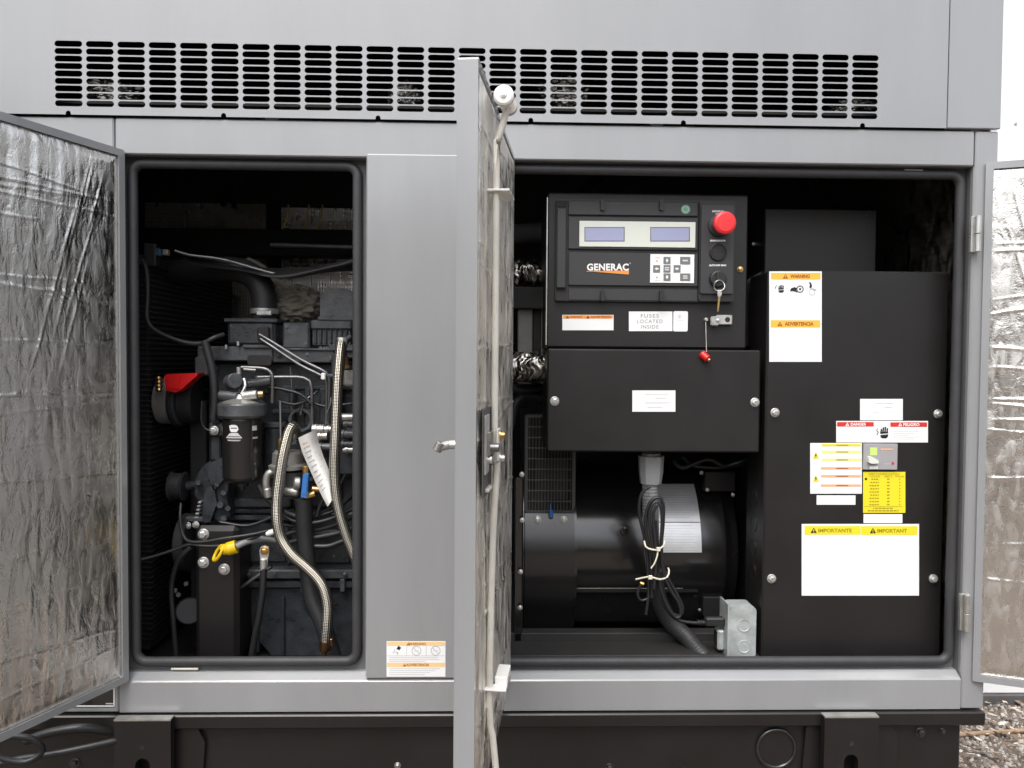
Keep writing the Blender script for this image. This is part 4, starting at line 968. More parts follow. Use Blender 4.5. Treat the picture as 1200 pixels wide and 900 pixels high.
for x in (630, 660.5):
    mb = MB(); a = R(aM - 3.5); yy = Yb - (Rb + 0.006) * math.cos(a); p = A(x, 609, yy)
    bolt(mb, x, 609, yy - 0.002, 4.6); mb.build("bolt", al)
mb = MB(); yy = Yb - (Rb + 0.012) * math.cos(R(aM)); mb.tube([A(645, 590, yy - 0.004), A(645.4, 598, yy - 0.005)], 0.002, bluepl, 8, rfun=lambda t, L: 0.25 + t); mb.tube([A(645.4, 598, yy - 0.005), A(645.8, 606, yy - 0.004)], 0.0062, bluepl, 10); mb.build("cable_tip", al)
mb = MB(); mb.bx(602, 560, 613, 770, 0.2, 0.05, blackgloss, 0.004); mb.build("flange_ring", al)
for x, y in ((611.5, 556), (612, 609.5), (610, 670), (609.5, 712)):
    mb = MB(); bolt(mb, x, y, 0.19, 3.0); mb.build("bolt", al)
# small fixings of the rear end
mb = MB(); mb.bx(826, 553, 862, 576, 0.335, 0.03, black, 0.002); mb.build("end_bracket", al)
mb = MB(); mb.bx(824, 700, 848, 722, 0.32, 0.05, plast2, 0.002); mb.build("end_bracket", al)
for x, y, m in ((822, 554, cast), (829, 574, zinc), (859, 580, zinc), (820, 715, steel)):
    mb = MB(); bolt(mb, x, y, 0.33 if y < 700 else 0.318, 2.2, m); mb.build("bolt", al)
tag(MB().tube([A(790, 540, 0.32), A(800, 548, 0.31), A(830, 538, 0.3), A(850, 546, 0.3), A(880, 538, 0.3)], 0.006, cable, 8).build("wiring"), "black wire loom sagging under the right end of the junction box", "cable")
tag(MB().tube([A(800, 535, 0.34), A(812, 545, 0.33), A(840, 548, 0.32), A(872, 544, 0.32)], 0.005, cable, 8).build("wiring"), "thinner black wire loom behind the one under the junction box", "cable")
# channel frame rails at the floor
mb = MB(); za = A(700, 742, 0.2).z
mb.box(bx0 - 0.05, A(880, 745, 0.2).x, 0.20, 0.24, Z_BOT + 0.021, za, dark, 0.002); mb.box(bx0 - 0.05, A(880, 745, 0.2).x, 0.1, 0.2, Z_BOT + 0.021, A(700, 768, 0.1).z, dark, 0.002)
tag(mb.build("skid_rail"), "black skid rail under the alternator drum", "rail")

# ---- conduit
cd = thing("conduit", "grey corrugated conduit dropping from the junction box", "conduit", A(765, 770, 0.2))
YD = 0.16
mb = MB(); p0 = A(763, 531, YD)
mb.lathe(p0, (0, 0, -1), [(0, 0.024), (0.006, 0.024), (0.007, 0.033), (0.05, 0.031), (0.078, 0.027), (0.08, 0.021), (0.08, 0)], fitm, 10, smooth=False); mb.build("fitting", cd)
mb = MB(); corr = lambda t, L: 1.0 + 0.028 * math.sin(L * 2 * math.pi / 0.0085)
mb.tube([A(762, 563, YD), A(762, 590, YD), A(764, 640, YD), A(767, 672, YD + 0.01)], 0.0205, conduitm, 18, step=0.0014, rfun=corr); mb.build("corrugated_tube", cd)
mb = MB(); corr = lambda t, L: 1.0 + 0.01 * math.sin(L * 2 * math.pi / 0.0085)
mb.tube([A(767, 668, YD + 0.01), A(771, 700, YD + 0.02), A(785, 728, YD + 0.03), A(806, 748, YD + 0.01), A(826, 772, YD - 0.04)], 0.022, conduitd, 18, step=0.0014, rfun=corr); mb.build("lower_tube", cd)
# ---- coiled power cord with zip ties
pc = thing("power_cord", "black power cord coiled and tied to the grey conduit", "power cord", A(770, 735, 0.12))
YP = 0.118
def lp(pts, dy=0.0): return [A(x, y, YP + dy) for x, y in pts]
mb = MB()
mb.tube(lp([(757, 720), (760, 690), (757, 640), (749, 600), (752, 578), (762, 570)], 0.0) , 0.0042, cable, 8)
mb.tube(lp([(764, 700), (763, 660), (757, 620), (758, 598), (764, 586), (772, 583), (777, 590), (777, 615), (773, 655), (772, 690), (780, 712), (796, 722), (800, 712), (792, 694), (782, 676), (772, 650), (768, 610)], -0.006), 0.0044, cable, 8)
mb.tube(lp([(768, 672), (765, 640), (761, 612), (762, 597), (768, 588), (774, 592), (776, 606), (775, 640), (777, 668), (785, 690), (795, 706), (798, 720), (792, 724), (784, 714), (776, 696), (771, 672)], -0.014), 0.0044, cable, 8)
mb.tube(lp([(766, 690), (769, 655), (766, 615), (766, 600), (770, 592)], -0.018), 0.0044, cable, 8)
mb.tube(lp([(772, 672), (775, 696), (783, 716), (796, 727), (815, 730), (828, 730)], -0.008), 0.0046, cable, 8)
mb.tube(lp([(752, 684), (747, 694), (750, 703), (758, 702), (766, 692)], 0.0), 0.004, cable, 8); mb.build("cord", pc)
mb = MB(); mb.tube([A(817, 729.5, YP - 0.008), A(828, 729.8, YP - 0.008)], 0.0068, plast2, 10, step=0.001, rfun=lambda t, L: 1 + 0.15 * math.sin(L * 2 * math.pi / 0.005)); mb.bx(827, 724.5, 850, 735, YP - 0.018, 0.022, plast2, 0.004); mb.build("plug", pc)
mb = MB(); mb.cyl(A(750, 683, YP), A(755, 685, YP - 0.004), 0.0055, brass, 10, 0.001); mb.build("terminal", pc)
for pts in ([(755, 634), (757, 641), (764, 644), (772, 644), (778, 638), (779, 633)], [(745, 679), (754, 677), (763, 676), (773, 679), (782, 676), (784, 669), (783, 666)]):
    mb = MB(); mb.tube([A(x, y, YP - 0.026 + 0.02 * abs(i - 2.5) / 2.5) for i, (x, y) in enumerate(pts)], 0.0024, zipm, 6)
    if pts[0][1] < 650: mb.tube([A(771, 644, YP - 0.026), A(770, 652, YP - 0.03), A(767, 660, YP - 0.03), A(763, 666, YP - 0.03)], 0.0021, zipm, 6)
    a = A(771.5, 643.5, YP - 0.028) if pts[0][1] < 650 else A(762, 676.5, YP - 0.028)
    mb.box(a.x - 0.005, a.x + 0.005, a.y - 0.004, a.y + 0.002, a.z - 0.005, a.z + 0.005, zipm, 0.001); mb.build("zip_tie", pc)
# ---- galvanised outlet box
YO = 0.085; c = A(864, 770, YO); ob = thing("outlet_box", "galvanised steel outlet box with round knockouts below the stickered cabinet", "outlet box", (c.x, YO + 0.05, c.z))
mb = MB(); X0, X1, Z0, Z1 = span(855, 711, 886, 772, YO); mb.M = None
rr = rrect(X0, X1, Z0, Z1, 0.012, 5); mb.prism(rr, YO, YO + 0.058, galv); 
for py in (733, 758):
    p = A(872, py, YO); mb.lathe(p, (0, -1, 0), [(0, 0.0165), (0.0012, 0.0165), (0.0012, 0.014), (0.0005, 0.013), (0.0005, 0)], galv, 26)
mb.build("box", ob)
mb = MB(); Xl = X0 - 0.004; mb.prism([(Xl - 0.002, Z0 - 0.002), (X0 - 0.0005, Z0 - 0.002), (X0 - 0.0005, Z1 + 0.004), (Xl - 0.002, Z1 + 0.006)], YO - 0.002, YO + 0.066, galv); mb.build("cover_plate", ob)
mb = MB(); mb.box(Xl - 0.020, Xl - 0.002, YO + 0.018, YO + 0.052, A(850, 766, YO).z, A(850, 742, YO).z, galv, 0.004); mb.box(Xl - 0.0215, Xl - 0.02, YO + 0.023, YO + 0.047, A(850, 763, YO).z, A(850, 745, YO).z, dark); mb.build("outlet", ob)

# ---- behind the gap beside the middle door: post, bar and wrapped exhaust
mb = MB(); mb.bx(600, 336, 660, 362, 0.25, 0.06, dark, 0.003); tag(mb.build("cross_bar"), "flat black cross bar behind the control panel left edge", "bar")
mb = MB(); mb.bx(607, 362, 624, 450, 0.27, 0.05, postm, 0.002); mb.bx(624.2, 363, 634, 450, 0.29, 0.05, plast2, 0.002); mb.bx(634.2, 362, 650, 450, 0.27, 0.05, postm, 0.002); tag(mb.build("steel_post"), "grey steel post with a dark slot behind the control panel", "post")
def lump(cx, cy, Y, rx, rz, ry, m, seed, k=0.25, fr=18):
    b = MB(); p0 = A(cx, cy, Y); n1, n2 = 90, 60
    def fn(u, v):
        a, t = u * 2 * math.pi, (v - 0.5) * math.pi
        d = Vector((math.cos(t) * math.cos(a), math.cos(t) * math.sin(a), math.sin(t)))
        s = 1 + k * (abs(noise.noise(Vector((d.x * fr * 0.22, d.y * fr * 0.22, d.z * fr * 0.22 + seed)))) + 0.4 * noise.noise(Vector((d.x * fr * 0.6, d.y * fr * 0.6, d.z * fr * 0.6 + seed))))
        return p0 + Vector((d.x * rx, d.y * ry, d.z * rz)) * s
    return b.sheet(fn, n1, n2, m)
def wrap(x0, x1, cy, Y, r, seed):
    b = MB(); p0, p1 = A(x0, cy, Y), A(x1, cy, Y)
    def fn(u, v):
        a = R(-80 + 160 * v); x = p0.x + (p1.x - p0.x) * u
        q = noise.noise(Vector((x * 42 + 0.8 * noise.noise(Vector((x * 9, v * 4, seed))), v * 2.2, seed))); q2 = noise.noise(Vector((x * 90, v * 9, seed + 5)))
        rr_ = r * (1 + 0.22 * (1 - 2 * abs(q)) + 0.07 * q2)
        return Vector((x, Y - rr_ * math.cos(a), p0.z + rr_ * math.sin(a)))
    return b.sheet(fn, 110, 50, foildull)
tag(wrap(588, 648, 430, 0.26, 0.036, 3.1).build("foil_wrap"), "shiny crumpled foil wrap low in the gap beside the middle door", "foil wrap", "crumpled foil heat wraps")
tag(wrap(588, 650, 321, 0.36, 0.036, 8.7).build("foil_wrap"), "shiny crumpled foil wrap above the black cross bar beside the middle door", "foil wrap", "crumpled foil heat wraps")
mb = MB(); mb.tube([A(590, 275, 0.5), A(650, 272, 0.5), A(760, 270, 0.55)], 0.03, copper, 14); mb.mats[0] = plinth; tag(mb.build("exhaust_pipe"), "dull brown exhaust pipe high behind the control panel", "pipe")
mb = MB()
for p, r in (([A(598, 500, 0.3), A(606, 470, 0.3), A(622, 465, 0.32), A(645, 470, 0.33)], 0.012), ([A(598, 455, 0.34), A(620, 458, 0.34), A(650, 450, 0.36)], 0.016)): mb.tube(p, r, hosebl, 10)
tag(mb.build("hose_bundle"), "thick black hoses bundled above the vent screen", "hose")
#ENGINE
# ---- foil wrapped exhaust parts seen through the louvre
for (cx, cy, rx, rz, sd, lab) in ((132, 112, 0.055, 0.035, 1.3, "crumpled foil wrap behind the left end of the louvre slots"), (474, 113, 0.035, 0.032, 2.2, "small foil wrapped lump behind the louvre left of the middle door"), (660, 108, 0.05, 0.042, 5.4, "foil wrapped elbow behind the louvre right of the middle door"), (1000, 128, 0.05, 0.02, 6.6, "foil scrap behind the right end of the louvre slots")):
    tag(lump(cx, cy, 0.15, rx, rz, 0.035, foildull, sd, 0.5, 11).build("foil_wrap"), lab, "foil wrap", "crumpled foil heat wraps")

# ================================================================== LEFT COMPARTMENT
# foil boards on the back wall
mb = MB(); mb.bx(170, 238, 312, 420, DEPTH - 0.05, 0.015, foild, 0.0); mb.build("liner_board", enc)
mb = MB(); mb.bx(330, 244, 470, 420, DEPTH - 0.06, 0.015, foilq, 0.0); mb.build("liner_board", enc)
mb = MB(); mb.bx(150, 268, 470, 300, 0.85, 0.06, dark, 0.004); mb.build("beam", enc)
mb = MB()
for i, (x, l) in enumerate(((332, 0.03), (356, 0.026), (372, 0.04))):
    a, b = A(x + 6, 240, 0.7), A(x, 268, 0.7); mb.tube([a, (a + b) / 2 + Vector((0.004, 0, 0)), b], 0.003, brass, 6)
tag(mb.build("copper_line"), "thin brass lines hanging high behind the engine", "pipe")
tag(MB().tube([A(318, 287, 0.7), A(420, 290, 0.7)], 0.012, dulls, 10).build("pipe"), "dull steel pipe running high behind the engine", "pipe")

# radiator guard at the far left
rg = thing("radiator", "black finned radiator at the left end of the engine", "radiator", (A(150, 700, 0.4).x, 0.5, Z_BOT + 0.02))
mb = MB(); X1 = A(178, 500, 0.3).x; mb.box(X1 - 0.25, X1, 0.28, 0.95, Z_BOT + 0.04, A(180, 300, 0.3).z, dark, 0.004); mb.build("core", rg)
mb = MB()
z = A(180, 312, 0.3).z
while z > Z_BOT + 0.06:
    mb.box(X1 - 0.1, X1 + 0.012, 0.272, 0.279, z, z + 0.004, dark, 0.001); mb.box(X1 + 0.001, X1 + 0.008, 0.29, 0.93, z, z + 0.004, plast2, 0.001); z -= 0.014
mb.build("fins", rg)
mb = MB(); mb.bx(168, 285, 182, 312, 0.26, 0.03, plast2, 0.003); mb.bx(179, 291, 188, 300, 0.262, 0.02, bluedk, 0.003); mb.bx(190, 292, 196, 299, 0.26, 0.02, cast, 0.002); mb.build("sensor", rg)

# engine
en = thing("engine", "grey painted diesel engine filling the left opening", "engine", (A(330, 700, 0.45).x, 0.45, Z_BOT + 0.02))
def part(name, fn, m=None, p=None):
    b = MB(); fn(b); return b.build(name, p or en)
YB = 0.32
def f(b):
    b.bx(244, 424, 470, 690, YB, 0.4, iron, 0.008)
    for i, y in enumerate((452, 500, 545)): b.bx(330, y, 418, y + 5, YB - 0.012, 0.02, iron, 0.003)
    for x in (338, 356, 374, 392): b.bx(x, 455, x + 8, 500, YB - 0.018, 0.02, iron, 0.004)
    b.bx(258, 585, 340, 595, YB - 0.03, 0.04, iron2, 0.004); b.bx(258, 597, 345, 602, YB - 0.04, 0.05, iron, 0.003); b.bx(258, 604, 345, 610, YB - 0.035, 0.05, iron2, 0.003)
    b.bx(268, 612, 340, 668, YB - 0.02, 0.05, iron, 0.006); b.bx(340, 600, 440, 670, YB - 0.015, 0.05, iron, 0.006)
part("engine_block", f)
def f(b):
    b.bx(262, 668, 470, 679, YB - 0.06, 0.3, iron2, 0.004); b.bx(285, 681, 470, 690, YB - 0.05, 0.3, iron, 0.004)
    X0, X1, Z0, Z1 = span(288, 690, 480, 768, YB - 0.03); b.prism([(X0, Z1), (X0 + 0.02, Z0 + 0.06), (X0 + 0.07, Z0), (X1, Z0), (X1, Z1)], YB - 0.03, YB + 0.25, iron)
    for x in (352, 398): b.bx(x, 679, x + 6, 694, YB - 0.065, 0.02, iron2, 0.002)
part("oil_pan", f)
def f(b):
    b.bx(231, 406, 320, 423, 0.27, 0.06, iron2, 0.003); b.bx(318, 408, 392, 425, 0.275, 0.06, iron2, 0.003); b.bx(385, 404, 470, 420, 0.28, 0.06, iron2, 0.003)
    b.bx(228, 418, 244, 440, 0.265, 0.03, iron2, 0.003)
    X0, X1, Z0, Z1 = span(290, 416, 318, 428, 0.268); b.prism(rrect(X0, X1, Z0, Z1, 0.008, 4), 0.268, 0.28, dark)
    b.bx(284, 404, 326, 408, 0.262, 0.05, iron2, 0.002); b.bx(336, 408, 415, 411, 0.268, 0.05, iron2, 0.002)
    for x, y in ((327, 416), (341, 419), (388, 420)): bolt(b, x, y, 0.272, 3.2, iron2)
    for x, y in ((238, 408), (265, 409), (279, 405)): b.cyl(A(x, y, 0.262), A(x, y - 5, 0.262), 0.004, zinc, 8)
part("intake_rail", f)
def f(b):
    b.bx(266, 376, 322, 405, 0.28, 0.12, iron, 0.008); b.bx(262, 373, 325, 378, 0.275, 0.12, iron, 0.003)
    b.bx(301, 383, 315, 399, 0.27, 0.02, dark, 0.003)
part("thermostat_housing", f)
part("side_cover", lambda b: b.bx(331, 378, 362.5, 409, 0.30, 0.12, iron2, 0.005))
def f(b):
    b.bx(364, 375, 412, 386, 0.30, 0.12, iron2, 0.004); b.bx(366, 385, 411, 405, 0.31, 0.1, iron2, 0.002)
    for i in range(7): b.bx(368 + i * 6, 386, 371 + i * 6, 403, 0.303, 0.02, iron, 0.002)
part("ribbed_cover", f)
def f(b):
    X0, X1, Z0, Z1 = span(375, 338, 418, 376, 0.31); b.prism(rrect(X0, X1, Z0 - 0.02, Z1, 0.034, 7), 0.31, 0.42, iron2); b.prism(rrect(X0 + 0.006, X1 - 0.006, Z0 - 0.014, Z1 - 0.006, 0.03, 7), 0.302, 0.311, iron2)
    b.bx(372, 371, 420, 376, 0.298, 0.13, iron2, 0.003)
part("filler_dome", f)
def f(b):
    b.tube([A(310, 374, 0.34), A(309, 350, 0.34), A(304, 332, 0.34), A(288, 319, 0.345), A(262, 315, 0.36), A(225, 318, 0.4), A(195, 320, 0.45)], 0.034, hosebl, 24)
part("coolant_hose", f)
def f(b):
    c = A(310, 368, 0.34); b.lathe(c, (0, 0, 1), [(0, 0.034), (0, 0.038), (0.014, 0.038), (0.014, 0.034)], zinc, 32); b.bx(300, 363.5, 318, 369.5, 0.285, 0.01, zinc, 0.002)
part("hose_clamp", f)
# two slanted steel pipes and the looped injector lines
for i, (dx, dy) in enumerate(((0, 0), (1.5, 6.0))):
    part("fuel_line", lambda b: b.tube([A(304 + dx, 392 + dy * 0.9, 0.26), A(318 + dx * 0.5, 400 + dy, 0.25), A(352 - dx, 421 + dy, 0.245), A(378 - dx, 434 + dy, 0.24), A(384 - 2 * dx, 439 + dy, 0.24), A(386 - 2 * dx, 448 + dy, 0.245), A(385 - 2 * dx, 500, 0.26)], 0.0042, dulls, 10))
part("fuel_line", lambda b: b.tube([A(283, 430.5, 0.2), A(298, 431, 0.2), A(310, 432, 0.2), A(317, 436, 0.2), A(319.5, 444, 0.2), A(319, 472, 0.21)], 0.0046, dulls, 10))
part("fuel_line", lambda b: b.tube([A(300, 442, 0.24), A(322, 442, 0.24), A(350, 442, 0.24), A(360, 445, 0.24), A(365, 453, 0.24), A(366, 500, 0.25)], 0.0046, dulls, 10))
part("fuel_line", lambda b: b.tube([A(384, 452, 0.26), A(388, 470, 0.25), A(383, 486, 0.25), A(385, 498, 0.255), A(393, 502, 0.26)], 0.003, dulls, 8))
part("fuel_line", lambda b: b.tube([A(352, 486, 0.27), A(357, 470, 0.27), A(368, 462, 0.28), A(372, 458, 0.29)], 0.0035, dulls, 8))
part("fuel_line", lambda b: b.tube([A(340, 430, 0.28), A(342, 455, 0.28), A(341, 500, 0.28)], 0.003, dulls, 8))
# fuel filter
def f(b):
    c = A(283.5, 560, 0.20); k = U(0.2)
    b.lathe(c, (0, 0, 1), [(-4 * k, 0), (-4 * k, 16 * k), (-1 * k, 20 * k), (2 * k, 21.6 * k), (68 * k, 21.6 * k), (72 * k, 21 * k), (72 * k, 0)], blacksemi, 40)
    b.lathe(c, (0, 0, -1), [(4 * k, 8 * k), (9 * k, 8 * k), (9 * k, 4 * k), (14 * k, 3.4 * k), (14 * k, 0)], plast2, 14)
ff = part("fuel_filter", f)
def f(b):
    c = A(284, 489, 0.20); k = U(0.2)
    b.lathe(c, (0, 0, 1), [(0, 0), (0, 25 * k), (3 * k, 27.4 * k), (15 * k, 27.4 * k), (17 * k, 26 * k), (17 * k, 0)], iron2, 44)
    b.lathe(c, (0, 0, 1), [(17.2 * k, 0), (17.2 * k, 24 * k), (20 * k, 17 * k), (22 * k, 12 * k), (27 * k, 8 * k), (27 * k, 0)], cast, 40)
    b.cyl(A(257, 463, 0.19), A(279, 465, 0.185), 0.012, iron2, 18, 0.002); b.cyl(A(284, 464.5, 0.182), A(302, 462, 0.182), 0.012, cast, 18, 0.002); b.cyl(A(302, 462, 0.182), A(309, 462, 0.184), 0.0095, brass, 12, 0.002)
    b.cyl(A(281, 470, 0.2), A(280, 438, 0.2), 0.008, iron2, 14, 0.001); b.cyl(A(280, 440, 0.2), A(280, 430, 0.2), 0.0065, cast, 10, 0.001)
    b.cyl(A(270, 448, 0.22), A(276, 446, 0.18), 0.02, iron2, 20, 0.003); b.tube([A(283, 462, 0.18), A(288, 452, 0.185), A(286, 444, 0.19)], 0.006, steel, 8)
    b.cyl(A(290, 450, 0.23), A(318, 446, 0.235), 0.012, iron2, 14, 0.002); b.cyl(A(286, 433, 0.2), A(300, 434, 0.2), 0.005, dulls, 10)
part("filter_head", f, p=ff)
def f(b):
    Yf = 0.2 - 21.9 * U(0.2)
    lay = [0]
    def cur(pts, m): # print on the round body
        lay[0] += 1; r_ = (22.0 + 0.06 * lay[0]) * U(0.2); cx0 = A(283.5, 530, 0.2).x
        def cut(x):
            ys_ = []
            for (xa_, ya_), (xb_, yb_) in zip(pts, pts[1:] + pts[:1]):
                if (xa_ - x) * (xb_ - x) <= 0 and abs(xa_ - xb_) > 1e-9: ys_.append(ya_ + (yb_ - ya_) * (x - xa_) / (xb_ - xa_))
            return min(ys_), max(ys_)
        lo, hi = min(p[0] for p in pts) + 1e-4, max(p[0] for p in pts) - 1e-4; vs = []; K = 8
        for k_ in range(K + 1):
            x = lo + (hi - lo) * k_ / K
            for y in cut(x):
                p = A(x - 1.0, y, Yf); dx = p.x - cx0; vs.append(Vector((p.x, 0.2 - math.sqrt(max(0, r_ * r_ - dx * dx)), p.z)))
        b.add(vs, [(2 * t, 2 * t + 1, 2 * t + 3, 2 * t + 2) for t in range(K)], m)
    cur([(268.5 + 1.2, 503), (269, 499), (272, 498), (277, 498), (280.2, 500), (280.6, 503), (278.6, 506.4), (271, 506.4)], whiteink)
    cur([(270.8, 502.6), (271.4, 501.2), (278.6, 501.2), (279.2, 502.6)], keygrey)
    cur([(270.2, 507.4), (279.6, 507.4), (284.6, 513.6), (264.6, 513.6)], ltgreyink); cur([(267.5, 511.0), (282.2, 511.0), (283.4, 512.4), (266.2, 512.4)], keygrey)
    cur([(266, 515.4), (283.5, 515.4), (282, 517), (267.5, 517)], greyink)
part("emblem", f, p=ff)
def mark(x0, y0, x1, y1, m):
    b = MB(); r_ = 22.1 * U(0.2); cx0 = A(283.5, 530, 0.2).x; vs = []
    for k_ in range(5):
        for y in (y0, y1):
            p = A(x0 + (x1 - x0) * k_ / 4 - 1, y, 0.2 - 21.9 * U(0.2)); vs.append(Vector((p.x, 0.2 - math.sqrt(max(0, r_ * r_ - (p.x - cx0) ** 2)), p.z)))
    b.add(vs, [(2 * t, 2 * t + 1, 2 * t + 3, 2 * t + 2) for t in range(4)], m); b.build("small_print", ff)
mark(294.3, 499.8, 298, 505.4, ltgreyink); mark(294.6, 513, 298.6, 515.2, greyink)
part("filter_bracket", lambda b: (b.bx(246, 490, 258, 540, 0.24, 0.04, iron, 0.004), b.bx(244, 496, 262, 512, 0.23, 0.02, iron, 0.004)))
part("bolt", lambda b: bolt(b, 251, 504.5, 0.225, 5.4))
# belt drive
def f(b):
    c = A(226, 470, 0.33); b.cyl(A(188, 470, 0.33), A(206, 470, 0.33), 0.062, postm, 32, 0.004); b.cyl(A(206, 470, 0.33), A(212, 470, 0.33), 0.072, plast2, 32, 0.004); b.cyl(A(214, 470, 0.33), A(232, 470, 0.33), 0.06, dark, 32, 0.004)
    b.cyl(A(212, 470, 0.33), A(214, 470, 0.33), 0.066, iron2, 32)
part("charging_alternator", f)
part("drive_belt", lambda b: b.box(A(212, 500, 0.3).x, A(232, 500, 0.3).x, 0.36, 0.40, A(220, 760, 0.36).z, A(220, 470, 0.36).z, beltm, 0.003))
def f(b):
    p0, p1 = A(200, 570, 0.29), A(219, 570, 0.29)
    b.lathe(p0, p1 - p0, [(0, 0), (0, 0.036), (0.003, 0.040), (0.006, 0.036), (0.034, 0.036), (0.037, 0.040), (0.040, 0.036), (0.040, 0)], plast, 36)
    b.cyl(p1, A(236, 568, 0.29), 0.014, iron, 14, 0.002)
part("idler_pulley", f)
def f(b):
    b.px([(246, 540), (252, 548), (268, 566), (266, 585), (270, 605), (256, 612), (246, 600), (238, 606), (236, 590), (228, 580), (229, 562), (236, 548)], 0.24, 0.06, iron)
    b.px([(240, 545), (262, 535), (264, 560), (250, 575)], 0.225, 0.03, iron); b.px([(240, 575), (250, 568), (254, 590), (246, 612), (236, 612)], 0.225, 0.03, iron)
    for x, y, r in ((262, 545, 0.008), (266, 560, 0.009), (262, 578, 0.008), (258, 592, 0.010), (267, 596, 0.008), (254, 568, 0.007), (262, 608, 0.009), (232, 566, 0.008)): b.cyl(A(x, y, 0.24), A(x, y, 0.21), r, iron, 12, 0.002)
    for i in range(6): b.bx(227 + i * 0.9, 612 - i * 4.4, 231 + i * 0.9, 610 - i * 4.4, 0.22, 0.02, zinc, 0.001)
part("timing_cover", f)
def f(b):
    b.cyl(A(214, 635, 0.25), A(226, 635, 0.25), 0.075, dark, 36, 0.004); b.bx(216, 606, 238, 612, 0.22, 0.03, iron2, 0.003); b.cyl(A(222, 612, 0.24), A(222, 632, 0.24), 0.006, iron, 8)
part("crank_pulley", f)
for x, y in ((220, 616), (229.5, 615)): part("bolt", lambda b: bolt(b, x, y, 0.215, 4.2))
def f(b):
    b.bx(228, 617, 279, 775, 0.15, 0.03, black, 0.012); b.bx(262, 640, 279, 775, 0.18, 0.2, black, 0.004)
part("mount_plate", f)
for x, y in ((238.7, 626), (238.7, 659), (263, 667)): part("bolt", lambda b: bolt(b, x, y, 0.15, 6.6))
part("drain_boss", lambda b: b.cyl(A(222, 716, 0.3), A(222, 716, 0.24), 0.036, plast2, 26, 0.004))
def f(b):
    for x, y in ((205, 692), (218, 684), (209, 697)): b.cyl(A(x, y, 0.3), A(x, y, 0.27), 0.007, iron2, 8, 0.001)
part("stud", f)
# lift pump, valve and injection pump fittings
def f(b):
    k = U(0.21); c = A(337, 545, 0.21)
    b.lathe(c, (0, 0, 1), [(-4 * k, 0), (-4 * k, 21 * k), (0, 21.5 * k), (2 * k, 17.6 * k), (14 * k, 17 * k), (17 * k, 14 * k), (19 * k, 0)], cast, 36)
    b.cyl(A(329, 528, 0.2), A(329, 514, 0.2), 0.0085, brass, 8, 0.001); b.cyl(A(329, 514, 0.2), A(328.5, 470, 0.21), 0.0035, dulls, 8)
    b.lathe(A(340, 552, 0.22), (0, 0, -1), [(0, 18 * k), (18 * k, 16 * k), (26 * k, 12 * k), (26 * k, 0)], bluepl if False else iron2, 24)
    b.tube([A(330, 552, 0.2), A(318, 553, 0.19), A(313, 558, 0.19), A(312, 570, 0.19), A(317, 578, 0.2)], 0.0095, cast, 12); b.cyl(A(313, 572, 0.19), A(315, 583, 0.192), 0.011, cast, 8, 0.002)
    b.cyl(A(344, 566, 0.18), A(352, 566, 0.185), 0.016, cast, 14, 0.003); b.cyl(A(334, 575, 0.19), A(350, 577, 0.19), 0.012, cast, 12, 0.003)
part("lift_pump", f)
def f(b):
    b.cyl(A(358, 555, 0.18), A(358.5, 546, 0.18), 0.009, brass, 8, 0.001); b.cyl(A(357, 582, 0.185), A(370, 578, 0.185), 0.010, brass, 10, 0.001); b.cyl(A(366, 573, 0.185), A(378, 574, 0.185), 0.009, copper, 8, 0.001)
    b.px([(355, 556), (361.5, 555), (359.4, 583), (352.5, 583)], 0.165, 0.014, bluepl)
    b.px([(356, 558), (360, 557.6), (358.4, 579), (355, 579)], 0.163, 0.003, lcdrim); b.mats[-1] = bluepl
part("shutoff_valve", f)
def f(b):
    b.bx(362, 500, 470, 560, 0.27, 0.1, iron, 0.012)
    for x0, x1, y, r, m in ((366, 380, 503, 7, cast), (380, 392, 503, 5, zinc), (370, 384, 511, 6, cast), (396, 414, 489, 5.5, zinc), (402, 418, 497, 5, iron2), (398, 416, 509, 6.5, iron2), (398, 416, 521, 6, iron), (402, 418, 527, 5, zinc), (372, 388, 524, 6, iron2)):
        b.cyl(A(x0, y, 0.24), A(x1, y, 0.24), r * U(0.24) * 0.8, m, 8, 0.001); b.cyl(A(x0 + 3, y, 0.24), A(x0 + 6, y, 0.24), r * U(0.24), m, 6, 0.001)
    b.circ(352, 492, 14, 3, 0.268, iron2); b.bx(318, 480, 366, 485, 0.275, 0.03, iron, 0.003)
part("injection_pump", f)
def f(b):
    b.tube([A(412, 394, 0.2), A(405, 400, 0.2), A(402, 410, 0.2), A(403, 420, 0.2)], 0.009, hosebl, 12)
    b.cyl(A(404, 418, 0.2), A(405, 428, 0.2), 0.009, copper, 12); b.cyl(A(405, 428, 0.2), A(406, 432, 0.2), 0.012, brass, 6, 0.001); b.bx(402, 434, 416, 452, 0.22, 0.04, cast, 0.004)
    b.bx(376, 437, 381, 445, 0.2, 0.01, whitepl, 0.002); b.bx(382, 438, 394, 442, 0.205, 0.012, iron2, 0.002); b.bx(388, 414, 398, 500, 0.25, 0.03, iron, 0.004)
part("fuel_fitting", f)
